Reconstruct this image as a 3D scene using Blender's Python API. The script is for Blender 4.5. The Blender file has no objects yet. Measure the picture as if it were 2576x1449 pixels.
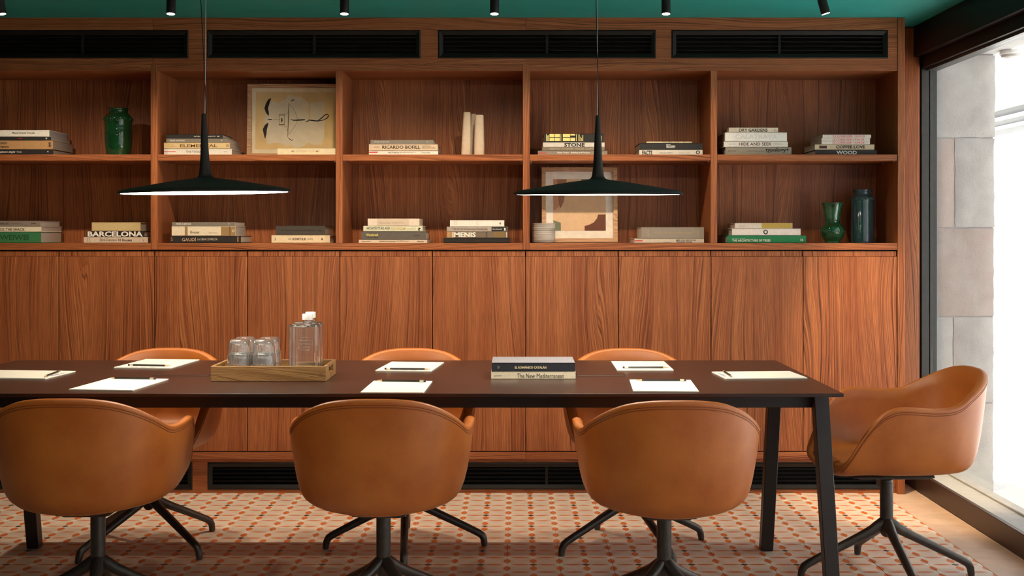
import bpy, bmesh, math, random
from mathutils import Vector, Matrix
R = math.radians
random.seed(7)
C = bpy.context.scene.collection
SC = bpy.context.scene

# ------------------------------------------------------------------ camera
FPX, CX, CY, EYE = 3031.0, 1300.0, 588.0, 1.255       # focal length in pixels, principal point, eye height
W, H = 2576.0, 1449.0
cam = bpy.data.cameras.new('camera'); camo = bpy.data.objects.new('camera', cam); C.objects.link(camo)
camo.location = (0, 0, EYE); camo.rotation_euler = (R(90), 0, 0)
cam.sensor_width = 36; cam.sensor_fit = 'HORIZONTAL'; cam.lens = FPX * 36 / W
cam.shift_x = (W / 2 - CX) / W; cam.shift_y = (CY - H / 2) / W
cam.clip_start = 0.05; cam.clip_end = 200
SC.camera = camo
# ------------------------------------------------------------------ light of the place
world = bpy.data.worlds.new('sky'); SC.world = world; world.use_nodes = True
bg = world.node_tree.nodes['Background']
bg.inputs['Color'].default_value = (0.92, 0.96, 1.0, 1); bg.inputs['Strength'].default_value = 1.3
SC.view_settings.view_transform = 'Standard'; SC.view_settings.look = 'None'
SC.view_settings.exposure = 0.0; SC.view_settings.gamma = 1.0; SC.view_settings.use_curve_mapping = False
sun = bpy.data.lights.new('sun', 'SUN'); sun.energy = 16.0; sun.angle = R(0.6); sun.color = (1.0, 0.97, 0.92)
suno = bpy.data.objects.new('sun', sun); C.objects.link(suno)
suno.rotation_euler = Vector((-0.34, 0.50, 0.80)).to_track_quat('Z', 'Y').to_euler()    # high over the street, behind the bookcase wall
SPOT_W, SPOT_RIGHT_W = 52.0, 250.0
PENDANT_L = 16.0
FILL_W = 38.0  # power of the added fill lights, out of view overhead
WARM = (1.0, 0.78, 0.54)
def portal(name, loc, rot, sx, sy):
    l = bpy.data.lights.new(name, 'AREA'); l.shape = 'RECTANGLE'; l.size = sx; l.size_y = sy
    l.cycles.is_portal = True
    o = bpy.data.objects.new(name, l); C.objects.link(o); o.location = loc; o.rotation_euler = rot
portal('daylight_right', (2.16, 3.1, 1.1), (0, R(90), 0), 2.0, 5.9)       # the glazed right wall
portal('daylight_front', (1.4, -1.56, 1.25), (R(90), 0, 0), 1.0, 1.9)    # the windows behind the camera

# ------------------------------------------------------------------ helpers
def PX(px, Y): return (px - CX) * Y / FPX
def PZ(py, Y): return EYE - (py - CY) * Y / FPX
def on_plane(px, py, z):
    Y = FPX * (EYE - z) / (py - CY)
    return PX(px, Y), Y

_mats = {}
def nodes(name):
    m = bpy.data.materials.new(name); m.use_nodes = True
    return m, m.node_tree, m.node_tree.nodes['Principled BSDF']
class NG:
    """tiny expression helper for node trees"""
    def __init__(s, nt): s.nt = nt
    def n(s, t, **k):
        x = s.nt.nodes.new(t)
        for a, b in k.items(): setattr(x, a, b)
        return x
    def put(s, sock, v):
        if hasattr(v, 'is_output'): s.nt.links.new(v, sock)
        else: sock.default_value = v
    def m(s, op, a, b=0.0, c=0.0):
        x = s.n('ShaderNodeMath', operation=op)
        s.put(x.inputs[0], a); s.put(x.inputs[1], b); s.put(x.inputs[2], c)
        return x.outputs[0]
    def xyz(s, a, b, c):
        x = s.n('ShaderNodeCombineXYZ')
        for i, v in enumerate((a, b, c)): s.put(x.inputs[i], v)
        return x.outputs[0]
    def noise(s, vec, scale=1.0, detail=2.0, rough=0.5):
        x = s.n('ShaderNodeTexNoise'); s.nt.links.new(vec, x.inputs['Vector'])
        x.inputs['Scale'].default_value = scale; x.inputs['Detail'].default_value = detail
        x.inputs['Roughness'].default_value = rough
        return x.outputs['Fac']
    def mix(s, f, a, b, mode='MIX'):
        x = s.n('ShaderNodeMix', data_type='RGBA', blend_type=mode)
        s.put(x.inputs['Factor'], f)
        s.put(x.inputs[6], a if hasattr(a, 'is_output') else (*a, 1)); s.put(x.inputs[7], b if hasattr(b, 'is_output') else (*b, 1))
        return x.outputs[2]
    def rng(s, v, a, b, c, d):
        x = s.n('ShaderNodeMapRange'); s.put(x.inputs[0], v)
        for i, q in enumerate((a, b, c, d)): x.inputs[i + 1].default_value = q
        return x.outputs[0]
    def bump(s, h, strength, dist=0.01):
        x = s.n('ShaderNodeBump'); x.inputs['Strength'].default_value = strength; x.inputs['Distance'].default_value = dist
        s.nt.links.new(h, x.inputs['Height']); return x.outputs[0]
    def obj(s, rand=True, k=(3.7, 5.3, 7.9)):
        tc = s.n('ShaderNodeTexCoord')
        if not rand: return tc.outputs['Object']
        oi = s.n('ShaderNodeObjectInfo')
        v = s.n('ShaderNodeVectorMath', operation='MULTIPLY_ADD')
        s.nt.links.new(oi.outputs['Random'], v.inputs[0]); v.inputs[1].default_value = k; s.nt.links.new(tc.outputs['Object'], v.inputs[2])
        return v.outputs[0]

def srgb(r, g, b):
    f = lambda c: c / 12.92 if c <= 0.04045 else ((c + 0.055) / 1.055) ** 2.4
    return (f(r / 255), f(g / 255), f(b / 255))
def plain(name, col, rough=0.5, metal=0.0, var=0.08, scale=30.0, bump=0.0, spec=0.5, coat=0.0, bscale=None):
    """a solid colour with slight procedural mottling"""
    key = (name, col, rough)
    if key in _mats: return _mats[key]
    m, nt, b = nodes(name); g = NG(nt)
    v = g.obj()
    n = g.noise(v, scale, 3)
    k = g.rng(n, 0.3, 0.7, 1 - var, 1 + var)
    mul = g.n('ShaderNodeVectorMath', operation='SCALE'); mul.inputs[0].default_value = col; nt.links.new(k, mul.inputs['Scale'])
    nt.links.new(mul.outputs[0], b.inputs['Base Color'])
    b.inputs['Roughness'].default_value = rough; b.inputs['Metallic'].default_value = metal
    b.inputs['Specular IOR Level'].default_value = spec; b.inputs['Coat Weight'].default_value = coat
    if bump:
        nt.links.new(g.bump(g.noise(v, bscale or scale * 4, 3), bump, 0.004), b.inputs['Normal'])
    _mats[key] = m
    return m
def wood(name, vertical=True, light=(0.385, 0.130, 0.047), mid=(0.262, 0.072, 0.0235), dark=(0.065, 0.016, 0.006), rough=0.42, freq=78.0):
    m, nt, b = nodes(name); g = NG(nt)
    v = g.obj(k=(13.7, 5.3, 17.9))
    sp = g.n('ShaderNodeSeparateXYZ'); nt.links.new(v, sp.inputs[0])
    x, y, z = sp.outputs
    across = g.m('ADD', x if vertical else z, y); along = z if vertical else x
    n1 = g.noise(g.xyz(g.m('MULTIPLY', across, 4.6), g.m('MULTIPLY', along, 0.62), 0.0), 1, 1.0, 0.4)
    wob = g.noise(g.xyz(g.m('MULTIPLY', across, 26), g.m('MULTIPLY', along, 1.6), 3.0), 1, 2)
    t = g.m('ADD', g.m('MULTIPLY_ADD', across, freq, g.m('MULTIPLY', n1, 17.0)), g.m('MULTIPLY', wob, 0.9))
    # vein lines: irregular noise read along the warped growth-ring coordinate t
    nA = g.noise(g.xyz(g.m('MULTIPLY', t, 2.5), g.m('MULTIPLY', along, 0.35), 2.0), 1, 1.0)
    nB = g.noise(g.xyz(g.m('MULTIPLY', t, 7.4), g.m('MULTIPLY', along, 0.6), 9.0), 1, 1.0)
    mod = g.rng(g.noise(g.xyz(g.m('MULTIPLY', across, 18), g.m('MULTIPLY', along, 0.9), 7.0), 1, 2), 0.36, 0.64, 0.35, 1.0)
    lines = g.m('MULTIPLY', g.rng(nA, 0.56, 0.70, 0, 1), mod)
    l2 = g.rng(nB, 0.52, 0.70, 0, 1); gold = g.rng(nB, 0.48, 0.30, 0, 1)
    fine = g.noise(g.xyz(g.m('MULTIPLY', across, 420), g.m('MULTIPLY', along, 9.0), 1.0), 1, 2)
    broad = g.rng(g.noise(g.xyz(g.m('MULTIPLY', across, 9), g.m('MULTIPLY', along, 0.6), 11.0), 1, 2), 0.32, 0.68, 0, 1)
    c = g.mix(broad, mid, light)
    c = g.mix(g.m('MULTIPLY', gold, 0.75), c, tuple(q * k for q, k in zip(light, (1.25, 1.45, 1.5))))
    c = g.mix(g.m('MULTIPLY', l2, 0.72), c, tuple(q * 0.38 for q in mid))
    c = g.mix(g.m('MULTIPLY', lines, 0.96), c, dark)
    f = g.rng(fine, 0.3, 0.7, 0.72, 1.24)
    mul = g.n('ShaderNodeVectorMath', operation='SCALE'); nt.links.new(c, mul.inputs[0]); nt.links.new(f, mul.inputs['Scale'])
    nt.links.new(mul.outputs[0], b.inputs['Base Color'])
    b.inputs['Roughness'].default_value = rough; b.inputs['Specular IOR Level'].default_value = 0.35
    nt.links.new(g.bump(fine, 0.08, 0.001), b.inputs['Normal'])
    return m
def emit(name, col, strength):
    m = bpy.data.materials.new(name); m.use_nodes = True; nt = m.node_tree; nt.nodes.remove(nt.nodes['Principled BSDF'])
    e = nt.nodes.new('ShaderNodeEmission'); e.inputs[0].default_value = (*col, 1); e.inputs[1].default_value = strength
    nt.links.new(e.outputs[0], nt.nodes['Material Output'].inputs[0]); return m
def leather(name):
    m, nt, b = nodes(name); g = NG(nt); v = g.obj(rand=False)
    n = g.rng(g.noise(v, 7.0, 4, 0.55), 0.32, 0.68, 0, 1)
    n2 = g.rng(g.noise(v, 900.0, 2), 0.3, 0.7, 0.90, 1.08)
    c = g.mix(n, (0.43, 0.106, 0.012), (0.54, 0.162, 0.022))
    mul = g.n('ShaderNodeVectorMath', operation='SCALE'); nt.links.new(c, mul.inputs[0]); nt.links.new(n2, mul.inputs['Scale'])
    nt.links.new(mul.outputs[0], b.inputs['Base Color']); b.inputs['Roughness'].default_value = 0.42
    b.inputs['Specular IOR Level'].default_value = 0.6
    vo = g.n('ShaderNodeTexVoronoi'); vo.inputs['Scale'].default_value = 420; nt.links.new(v, vo.inputs['Vector'])
    nt.links.new(g.bump(vo.outputs['Distance'], 0.10, 0.002), b.inputs['Normal'])
    return m
def glazed(name, c1, c2, scale=14.0, rough=0.06):
    m, nt, b = nodes(name); g = NG(nt); v = g.obj(rand=False)
    c = g.mix(g.rng(g.noise(v, scale, 4), 0.35, 0.65, 0, 1), c1, c2)
    nt.links.new(c, b.inputs['Base Color']); b.inputs['Roughness'].default_value = rough
    b.inputs['Coat Weight'].default_value = 0.8; b.inputs['Coat Roughness'].default_value = 0.03
    nt.links.new(g.bump(g.noise(v, 55.0, 3), 0.22, 0.006), b.inputs['Normal'])
    return m
def tile_pattern(name, seam_only=False):
    """hydraulic floor tile: a lattice of little diamonds joined by orange lens shapes, one black diamond per tile"""
    m, nt, b = nodes(name); g = NG(nt)
    tc = g.n('ShaderNodeTexCoord'); sp = g.n('ShaderNodeSeparateXYZ'); nt.links.new(tc.outputs['Object'], sp.inputs[0])
    px = g.m('MULTIPLY', sp.outputs[0], 10.0); py = g.m('MULTIPLY', sp.outputs[1], 10.0)
    dx = g.m('SUBTRACT', px, g.m('ROUND', px)); dy = g.m('SUBTRACT', py, g.m('ROUND', py))
    ex = g.m('SUBTRACT', g.m('FRACT', px), 0.5); ey = g.m('SUBTRACT', g.m('FRACT', py), 0.5)
    def lens(e, d, L, w):
        q = g.m('DIVIDE', e, L)
        lim = g.m('MULTIPLY', g.m('SUBTRACT', 1.0, g.m('MULTIPLY', q, q)), w)
        return g.m('LESS_THAN', g.m('ABSOLUTE', d), lim)
    lx = lens(ex, dy, 0.335, 0.085); ly = lens(ey, dx, 0.315, 0.138)
    dia = g.m('LESS_THAN', g.m('ADD', g.m('DIVIDE', g.m('ABSOLUTE', dx), 0.165), g.m('DIVIDE', g.m('ABSOLUTE', dy), 0.155)), 1.0)
    # only the diamond in the middle of each tile is black (period of two lattice cells)
    hx = g.m('ROUND', px); hy = g.m('ROUND', py)
    odd = g.m('ADD', g.m('ABSOLUTE', g.m('MODULO', hx, 2.0)), g.m('ABSOLUTE', g.m('MODULO', hy, 2.0)))
    blk = g.m('MULTIPLY', dia, g.m('LESS_THAN', odd, 0.5))
    oi = g.n('ShaderNodeObjectInfo')
    base = g.mix(g.rng(g.noise(g.obj(), 16.0, 4), 0.3, 0.7, 0, 1), (0.58, 0.47, 0.39), (0.72, 0.61, 0.53))
    base = g.mix(g.m('MULTIPLY', oi.outputs['Random'], 0.16), base, (0.42, 0.33, 0.28))
    c = g.mix(g.m('MAXIMUM', lx, ly), base, (0.58, 0.145, 0.035))
    c = g.mix(dia, c, (0.78, 0.70, 0.62)); c = g.mix(blk, c, (0.035, 0.022, 0.018))
    nt.links.new(c, b.inputs['Base Color']); b.inputs['Roughness'].default_value = 0.42
    return m

class MB:
    """collects shapes into one bmesh"""
    def __init__(s): s.bm = bmesh.new()
    def box(s, x0, x1, y0, y1, z0, z1, bev=0.0, seg=2):
        r = bmesh.ops.create_cube(s.bm, size=1.0)
        for v in r['verts']:
            v.co = ((x0 + x1) / 2 + v.co.x * (x1 - x0), (y0 + y1) / 2 + v.co.y * (y1 - y0), (z0 + z1) / 2 + v.co.z * (z1 - z0))
        if bev:
            es = list({e for v in r['verts'] for e in v.link_edges})
            bmesh.ops.bevel(s.bm, geom=es, offset=bev, segments=seg, affect='EDGES', profile=0.5)
        return s
    def lathe(s, prof, n=48, c=(0, 0, 0), flute=None, close=False):
        rings = []
        for r, z in prof:
            ring = []
            for i in range(n):
                a = 2 * math.pi * i / n
                k = r * (1 + (flute(a, z) if flute else 0))
                ring.append(s.bm.verts.new((c[0] + k * math.cos(a), c[1] + k * math.sin(a), c[2] + z)))
            rings.append(ring)
        for a, b_ in zip(rings, rings[1:]):
            for i in range(n):
                s.bm.faces.new((a[i], a[(i + 1) % n], b_[(i + 1) % n], b_[i]))
        if close:
            a, b_ = rings[-1], rings[0]
            for i in range(n): s.bm.faces.new((a[i], a[(i + 1) % n], b_[(i + 1) % n], b_[i]))
        else:
            s.bm.faces.new(list(reversed(rings[0]))); s.bm.faces.new(rings[-1])
        return s
    def tube(s, path, rad, n=12, cap=True, closed=False):
        P = [Vector(p) for p in path]; k = len(P)
        rad = rad if isinstance(rad, (list, tuple)) else [rad] * k
        up = Vector((0, 0, 1)); rings = []; prev = None
        for i in range(k):
            a = P[(i - 1) % k] if (i or closed) else P[0]; b_ = P[(i + 1) % k] if (i < k - 1 or closed) else P[-1]
            d = (b_ - a).normalized()
            if prev is None:
                u = d.cross(up)
                if u.length < 1e-3: u = d.cross(Vector((1, 0, 0)))
            else: u = prev - d * prev.dot(d)
            u.normalize(); prev = u; w = d.cross(u)
            rings.append([s.bm.verts.new(P[i] + (u * math.cos(2 * math.pi * j / n) + w * math.sin(2 * math.pi * j / n)) * rad[i]) for j in range(n)])
        pairs = list(zip(rings, rings[1:])) + ([(rings[-1], rings[0])] if closed else [])
        for a, b_ in pairs:
            for j in range(n): s.bm.faces.new((a[j], a[(j + 1) % n], b_[(j + 1) % n], b_[j]))
        if cap and not closed: s.bm.faces.new(list(reversed(rings[0]))); s.bm.faces.new(rings[-1])
        return s
    def poly(s, pts, thick, axis_y=True):
        """flat outline in XZ (front face towards -Y) given thickness along +Y"""
        a = [s.bm.verts.new(p) for p in pts]; b_ = [s.bm.verts.new((p[0], p[1] + thick, p[2])) for p in pts]
        k = len(pts); s.bm.faces.new(a); s.bm.faces.new(list(reversed(b_)))
        for i in range(k): s.bm.faces.new((a[i], b_[i], b_[(i + 1) % k], a[(i + 1) % k]))
        return s
    def poly_z(s, pts, z, thick):
        a = [s.bm.verts.new((p[0], p[1], z)) for p in pts]; b_ = [s.bm.verts.new((p[0], p[1], z + thick)) for p in pts]
        k = len(pts); s.bm.faces.new(list(reversed(a))); s.bm.faces.new(b_)
        for i in range(k): s.bm.faces.new((a[i], a[(i + 1) % k], b_[(i + 1) % k], b_[i]))
        return s
    def ball(s, c, r, u=10, v=7, sc=(1, 1, 1)):
        t = bmesh.ops.create_uvsphere(s.bm, u_segments=u, v_segments=v, radius=r)
        for q in t['verts']: q.co = (c[0] + q.co.x * sc[0], c[1] + q.co.y * sc[1], c[2] + q.co.z * sc[2])
        return s
    def mesh(s, name, smooth=False, angle=35):
        bmesh.ops.recalc_face_normals(s.bm, faces=s.bm.faces)
        me = bpy.data.meshes.new(name); s.bm.to_mesh(me); s.bm.free()
        if smooth:
            me.polygons.foreach_set('use_smooth', [True] * len(me.polygons))
            try: me.set_sharp_from_angle(angle=R(angle))
            except Exception: pass
        return me
def tag(o, label=None, cat=None, group=None, kind=None):
    if label: o['label'] = label
    if cat: o['category'] = cat
    if group: o['group'] = group
    if kind: o['kind'] = kind
    return o
def obj(name, me, mat, parent=None, loc=(0, 0, 0), smooth=False, angle=35, **k):
    """links a mesh (or MB) as one object"""
    if isinstance(me, MB): me = me.mesh(name, smooth, angle)
    if mat and not me.materials: me.materials.append(mat)
    o = bpy.data.objects.new(name, me); C.objects.link(o); o.location = loc
    if parent: o.parent = parent
    return tag(o, **k)
def empty(name, loc=(0, 0, 0), rz=0.0, **k):
    o = bpy.data.objects.new(name, None); C.objects.link(o); o.location = loc; o.rotation_euler = (0, 0, rz)
    o.empty_display_size = 0.05
    return tag(o, **k)
def wpart(name, mb, mat, parent, smooth=False, **k):
    """part whose shape was given in world coordinates, under an unrotated parent"""
    l = parent.location
    for v in mb.bm.verts: v.co -= l
    return obj(name, mb, mat, parent, smooth=smooth, **k)
def dup(root, loc=None, rz=None, **k):
    r = root.copy(); C.objects.link(r)
    if loc is not None: r.location = loc
    if rz is not None: r.rotation_euler = (0, 0, rz)
    for c in root.children:
        d = c.copy(); C.objects.link(d); d.parent = r
        for e in c.children:
            f = e.copy(); C.objects.link(f); f.parent = d
    return tag(r, **k)
_text = {}
def text_mesh(s, bold):
    """flat letters as a mesh, normalised to a unit box (x, z)"""
    if (s, bold) in _text: return _text[(s, bold)]
    cu = bpy.data.curves.new('lettering', 'FONT'); cu.body = s; cu.resolution_u = 2; cu.fill_mode = 'FRONT'
    cu.offset = 0.018 if bold == 1 else (0.035 if bold == 2 else 0.0)
    o = bpy.data.objects.new('lettering', cu); C.objects.link(o)
    bpy.context.view_layer.update()
    me = bpy.data.meshes.new_from_object(o.evaluated_get(bpy.context.evaluated_depsgraph_get()))
    bpy.data.objects.remove(o); bpy.data.curves.remove(cu)
    vs = [v.co.copy() for v in me.vertices]; fs = [tuple(p.vertices) for p in me.polygons]
    bpy.data.meshes.remove(me)
    x0 = min(v.x for v in vs); x1 = max(v.x for v in vs); y0 = min(v.y for v in vs); y1 = max(v.y for v in vs)
    vs = [((v.x - x0) / (x1 - x0), (v.y - y0) / (y1 - y0)) for v in vs]
    _text[(s, bold)] = (vs, fs); return vs, fs
def add_text(mb, s, x0, x1, z0, z1, y, bold=0, flip=False, vertical=False):
    vs, fs = text_mesh(s, bold)
    out = []
    for a, b_ in vs:
        if flip: a, b_ = 1 - a, 1 - b_
        if vertical: a, b_ = b_, 1 - a
        out.append(mb.bm.verts.new((x0 + a * (x1 - x0), y, z0 + b_ * (z1 - z0))))
    for f in fs:
        try: mb.bm.faces.new([out[i] for i in f])
        except ValueError: pass
# ------------------------------------------------------------------ materials
TV = wood('teak_upright', True); TH = wood('teak_lengthwise', False)
ACACIA = wood('acacia', False, (0.36, 0.195, 0.078), (0.29, 0.142, 0.052), (0.17, 0.072, 0.028), 0.4, 34.0)
OAK = wood('pale_oak', False, (0.60, 0.36, 0.205), (0.57, 0.33, 0.18), (0.48, 0.27, 0.14), 0.5, 30.0)
LEATHER = leather('tan_leather')
PIPING = plain('dark_tan_piping', (0.20, 0.045, 0.007), 0.5)
STITCH = plain('pale_stitching', (0.62, 0.30, 0.11), 0.7)
BASE_METAL = plain('dark_bronze_metal', (0.070, 0.062, 0.056), 0.36, 0.55, 0.15, 60, 0.06)
TABLE_TOP = plain('brown_linoleum', (0.034, 0.0125, 0.0095), 0.30, 0, 0.10, 26, 0.05, 0.5)
TABLE_FRAME = plain('table_frame_lacquer', (0.018, 0.011, 0.009), 0.45, 0, 0.1, 40, 0.05)
BLACK = plain('black_lacquer', (0.011, 0.0105, 0.011), 0.55, 0, 0.15, 60, 0.06, 0.28)
VENT_BLACK = plain('vent_black', (0.010, 0.008, 0.007), 0.42, 0, 0.1, 50, 0, 0.28)
VOID = plain('vent_void', (0.004, 0.003, 0.003), 0.9)
TEAL = plain('teal_ceiling_paint', (0.010, 0.270, 0.245), 0.55, 0, 0.05, 8, 0.05)
GROUT = plain('grout', (0.62, 0.50, 0.42), 0.8)
BEAM = plain('dark_steel_beam', (0.006, 0.004, 0.004), 0.45, 0, 0.1, 20, 0, 0.25)
FRAME = plain('grey_window_frame', (0.060, 0.062, 0.060), 0.38, 0.4)
SILL_BROWN = plain('dark_sill_metal', (0.050, 0.026, 0.018), 0.40, 0.3)
SILL_STONE = plain('pale_sill_stone', (0.40, 0.41, 0.42), 0.6, 0, 0.08, 20, 0.1)
WHITE_WALL = plain('white_street_render', (0.86, 0.86, 0.84), 0.9, 0, 0.05, 2, 0.2)
FACADE = plain('pale_facade_render', (0.50, 0.50, 0.49), 0.9, 0, 0.05, 2, 0.2)
PLASTER = plain('room_plaster', (0.13, 0.07, 0.045), 0.8)
PAPER = plain('white_paper', (0.84, 0.80, 0.72), 0.75, 0, 0.03, 20)
PAGES = plain('book_pages', (0.50, 0.43, 0.37), 0.85, 0, 0.18, 300)
WHITE_PLASTIC = plain('white_plastic', (0.86, 0.84, 0.81), 0.35)
STEEL = plain('bright_steel', (0.62, 0.60, 0.57), 0.28, 0.9)
TILE = tile_pattern('patterned_hydraulic_tile')
PLAIN_TILE = plain('plain_pink_tile', (0.56, 0.40, 0.31), 0.45, 0, 0.10, 14)
def stone_mat(name, a, b_, rosy):
    m, nt, b = nodes(name); g = NG(nt); v = g.obj()
    n = g.rng(g.noise(v, 7, 5, 0.6), 0.3, 0.7, 0, 1); p = g.rng(g.noise(v, 2.3, 3), 0.48, 0.66, 0, rosy)
    c = g.mix(n, a, b_); c = g.mix(p, c, (0.62, 0.44, 0.37)); nt.links.new(c, b.inputs['Base Color']); b.inputs['Roughness'].default_value = 0.9
    h = g.m('ADD', g.noise(v, 150, 4, 0.7), g.m('MULTIPLY', g.noise(v, 22, 3), 0.5))
    nt.links.new(g.bump(h, 0.7, 0.008), b.inputs['Normal']); return m
STONE = stone_mat('dressed_sandstone', (0.50, 0.505, 0.50), (0.64, 0.645, 0.635), 0.10)
STONE_ROSY = stone_mat('rosy_sandstone', (0.50, 0.43, 0.40), (0.58, 0.545, 0.52), 0.5)
def thin_glass():
    m = bpy.data.materials.new('window_glass'); m.use_nodes = True; nt = m.node_tree; nt.nodes.remove(nt.nodes['Principled BSDF'])
    t = nt.nodes.new('ShaderNodeBsdfTransparent'); gl = nt.nodes.new('ShaderNodeBsdfGlossy'); gl.inputs['Roughness'].default_value = 0.02
    g = NG(nt); lw = g.n('ShaderNodeLayerWeight'); lw.inputs[0].default_value = 0.5; mx = nt.nodes.new('ShaderNodeMixShader')
    f = g.m('MULTIPLY_ADD', g.m('POWER', lw.outputs['Facing'], 5.0), 0.55, 0.02)      # Schlick reflection of one surface
    nt.links.new(f, mx.inputs[0]); nt.links.new(t.outputs[0], mx.inputs[1]); nt.links.new(gl.outputs[0], mx.inputs[2])
    nt.links.new(mx.outputs[0], nt.nodes['Material Output'].inputs[0]); return m
PANE = thin_glass()
def clear_glass(name, ior, tint=(1, 1, 1), rough=0.0, clear=1.0):
    m, nt, b = nodes(name); b.inputs['Base Color'].default_value = (*tint, 1); b.inputs['Transmission Weight'].default_value = clear
    b.inputs['Roughness'].default_value = rough; b.inputs['IOR'].default_value = ior; return m
GLASS = clear_glass('clear_tumbler_glass', 1.46, (1, 1, 1), 0.0, 0.955); BOTTLE = clear_glass('clear_bottle_glass', 1.42, (0.99, 0.99, 0.98), 0.0, 0.98)

# ------------------------------------------------------------------ the room
YF, YB = 5.806, 6.156                     # front of the wall unit, back of its niches
ZC = PZ(44, YF)                           # ceiling
def fx(px): return PX(px, YF)
def fz(py): return PZ(py, YF)
obj('ceiling', MB().box(-4.7, 2.10, -1.6, 6.3, ZC, ZC + 0.12), TEAL, kind='structure')
obj('wall_back', MB().box(-4.7, 2.12, YB + 0.06, YB + 0.22, -0.1, ZC), PLASTER, kind='structure')
obj('wall_left', MB().box(-4.85, -4.7, -1.6, 6.3, -0.1, ZC), PLASTER, kind='structure')
wf = empty('wall_front', (0, -1.55, 0), kind='structure')
for nm, b in (('panel', (-4.7, 0.9, 0, ZC)), ('panel', (1.9, 2.1, 0, ZC)), ('panel', (0.9, 1.9, 0, 0.28)), ('panel', (0.9, 1.9, 2.18, ZC))):
    wpart(nm, MB().box(b[0], b[1], -1.6, -1.5, b[2], b[3]), PLASTER, wf)
w2 = empty('window_2', (1.4, -1.55, 1.2), kind='structure')
for i in range(4):
    x = 0.9 + 1.0 * i / 3; wpart('window_bar', MB().box(max(0.9, x - 0.025), min(1.9, x + 0.025), -1.57, -1.53, 0.28, 2.18), FRAME, w2)
for z in (0.9, 1.55): wpart('window_bar', MB().box(0.9, 1.9, -1.565, -1.535, z - 0.02, z + 0.02), FRAME, w2)

# floor: grout bed, single tiles where the photograph shows them, the rest joined
fl = empty('floor', (0, 0, 0), kind='structure')
wpart('grout_bed', MB().box(-4.7, 2.05, -1.6, 6.3, -0.10, -0.0022), GROUT, fl)
def tile_mesh(sx, sy, name):
    return MB().box(-sx / 2 + 0.0008, sx / 2 - 0.0008, -sy / 2 + 0.0006, sy / 2 - 0.0006, -0.012, 0.0, 0.0008, 1).mesh(name)
tm = tile_mesh(0.2, 0.2, 'tile')
X0, YT = 1.763, 5.770
for j in range(8):
    for i in range(23):
        x = X0 - 0.1 - 0.2 * i; y = YT - 0.2 * j
        if x < -2.75: continue
        o = obj('tile', tm, TILE, fl, (x, y, random.uniform(-0.0004, 0.0002)))
rest = MB()
for j in range(0, 36):
    for i in range(32):
        x = X0 - 0.1 - 0.2 * i; y = YT - 0.2 * j
        if j < 8 and x >= -2.75: continue
        rest.box(x - 0.0988, x + 0.0988, y - 0.0988, y + 0.0988, -0.012, 0.0)
for v in rest.bm.verts: v.co -= Vector((X0 - 0.1, YT, 0))
obj('tiles_beyond_view', rest, TILE, fl, (X0 - 0.1, YT, 0), kind='stuff')
pm = tile_mesh(0.187, 0.2, 'border_tile')
for k in range(9):
    obj('border_tile', pm, PLAIN_TILE, fl, (X0 + 0.0935, 5.607 + 0.3 - 0.2 * k, 0.0))
rest = MB()
for k in range(9, 36): y = 5.907 - 0.2 * k; rest.box(X0 + 0.0012, X0 + 0.1858, y - 0.0988, y + 0.0988, -0.012, 0.0)
obj('border_tiles_beyond_view', rest, PLAIN_TILE, fl, kind='stuff')
wpart('border_tile', MB().box(-4.65, 2.0, 5.875, 6.15, -0.012, -0.0005), PLAIN_TILE, fl)

# ------------------------------------------------------------------ wall unit
def panel_boxes(name, boxes, mat, parent, y0=YF, y1=None):
    mb = MB()
    for a, b_, c, d in boxes: mb.box(a, b_, y0, y1 or y0 + 0.022, c, d)
    return wpart(name, mb, mat, parent)
fascia = empty('trim_1', (fx(854), YF, fz(100)), kind='structure')
zt, za, zb, zd, ze = ZC - 0.0005, fz(75.5), fz(147), fz(162), fz(178.5)
panel_boxes('fascia_panel', [(-4.6, fx(384.6), za, zt), (-4.6, fx(384.6), zd, zb), (-4.6, fx(-62), zb, za)], TH, fascia)
panel_boxes('fascia_panel', [(fx(385.4), fx(1322.6), za, zt), (fx(385.4), fx(1322.6), zd, zb), (fx(474), fx(521), zb, za), (fx(1058), fx(1102), zb, za)], TH, fascia)
panel_boxes('fascia_panel', [(fx(1323.4), fx(2257.5), za, zt), (fx(1323.4), fx(2257.5), zd, zb), (fx(1650), fx(1689), zb, za), (fx(2234), fx(2257.5), zb, za)], TH, fascia)
kick = empty('baseboard_back', (fx(854), 5.83, 0), kind='structure')
panel_boxes('plinth_rail', [(-4.6, fx(1322.5), fz(1155), fz(1137))], TH, kick, YF, 5.83)
panel_boxes('plinth_rail', [(fx(1323.5), fx(2257.5), fz(1155), fz(1137))], TH, kick, YF, 5.83)
YK = 5.832
def kx(px): return PX(px, YK)
def kz(py): return PZ(py, YK)
kv = [(-65, 484), (522, 1058), (1102, 1648), (1689, 2217)]
panel_boxes('plinth_board', [(-4.6, kx(1322.5), kz(1163), fz(1155) - 0.0005), (-4.6, kx(1322.5), 0.0005, kz(1231.5)), (-4.6, kx(-65), kz(1231.5), kz(1163)),
                             (kx(484), kx(522), kz(1231.5), kz(1163)), (kx(1058), kx(1102), kz(1231.5), kz(1163))], TH, kick, YK)
panel_boxes('plinth_board', [(kx(1323.0), fx(2257.5), kz(1163), fz(1155) - 0.0005), (kx(1323.0), fx(2257.5), 0.0005, kz(1231.5)),
                             (kx(1648), kx(1689), kz(1231.5), kz(1163)), (kx(2217), fx(2257.5), kz(1231.5), kz(1163))], TH, kick, YK)

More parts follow.
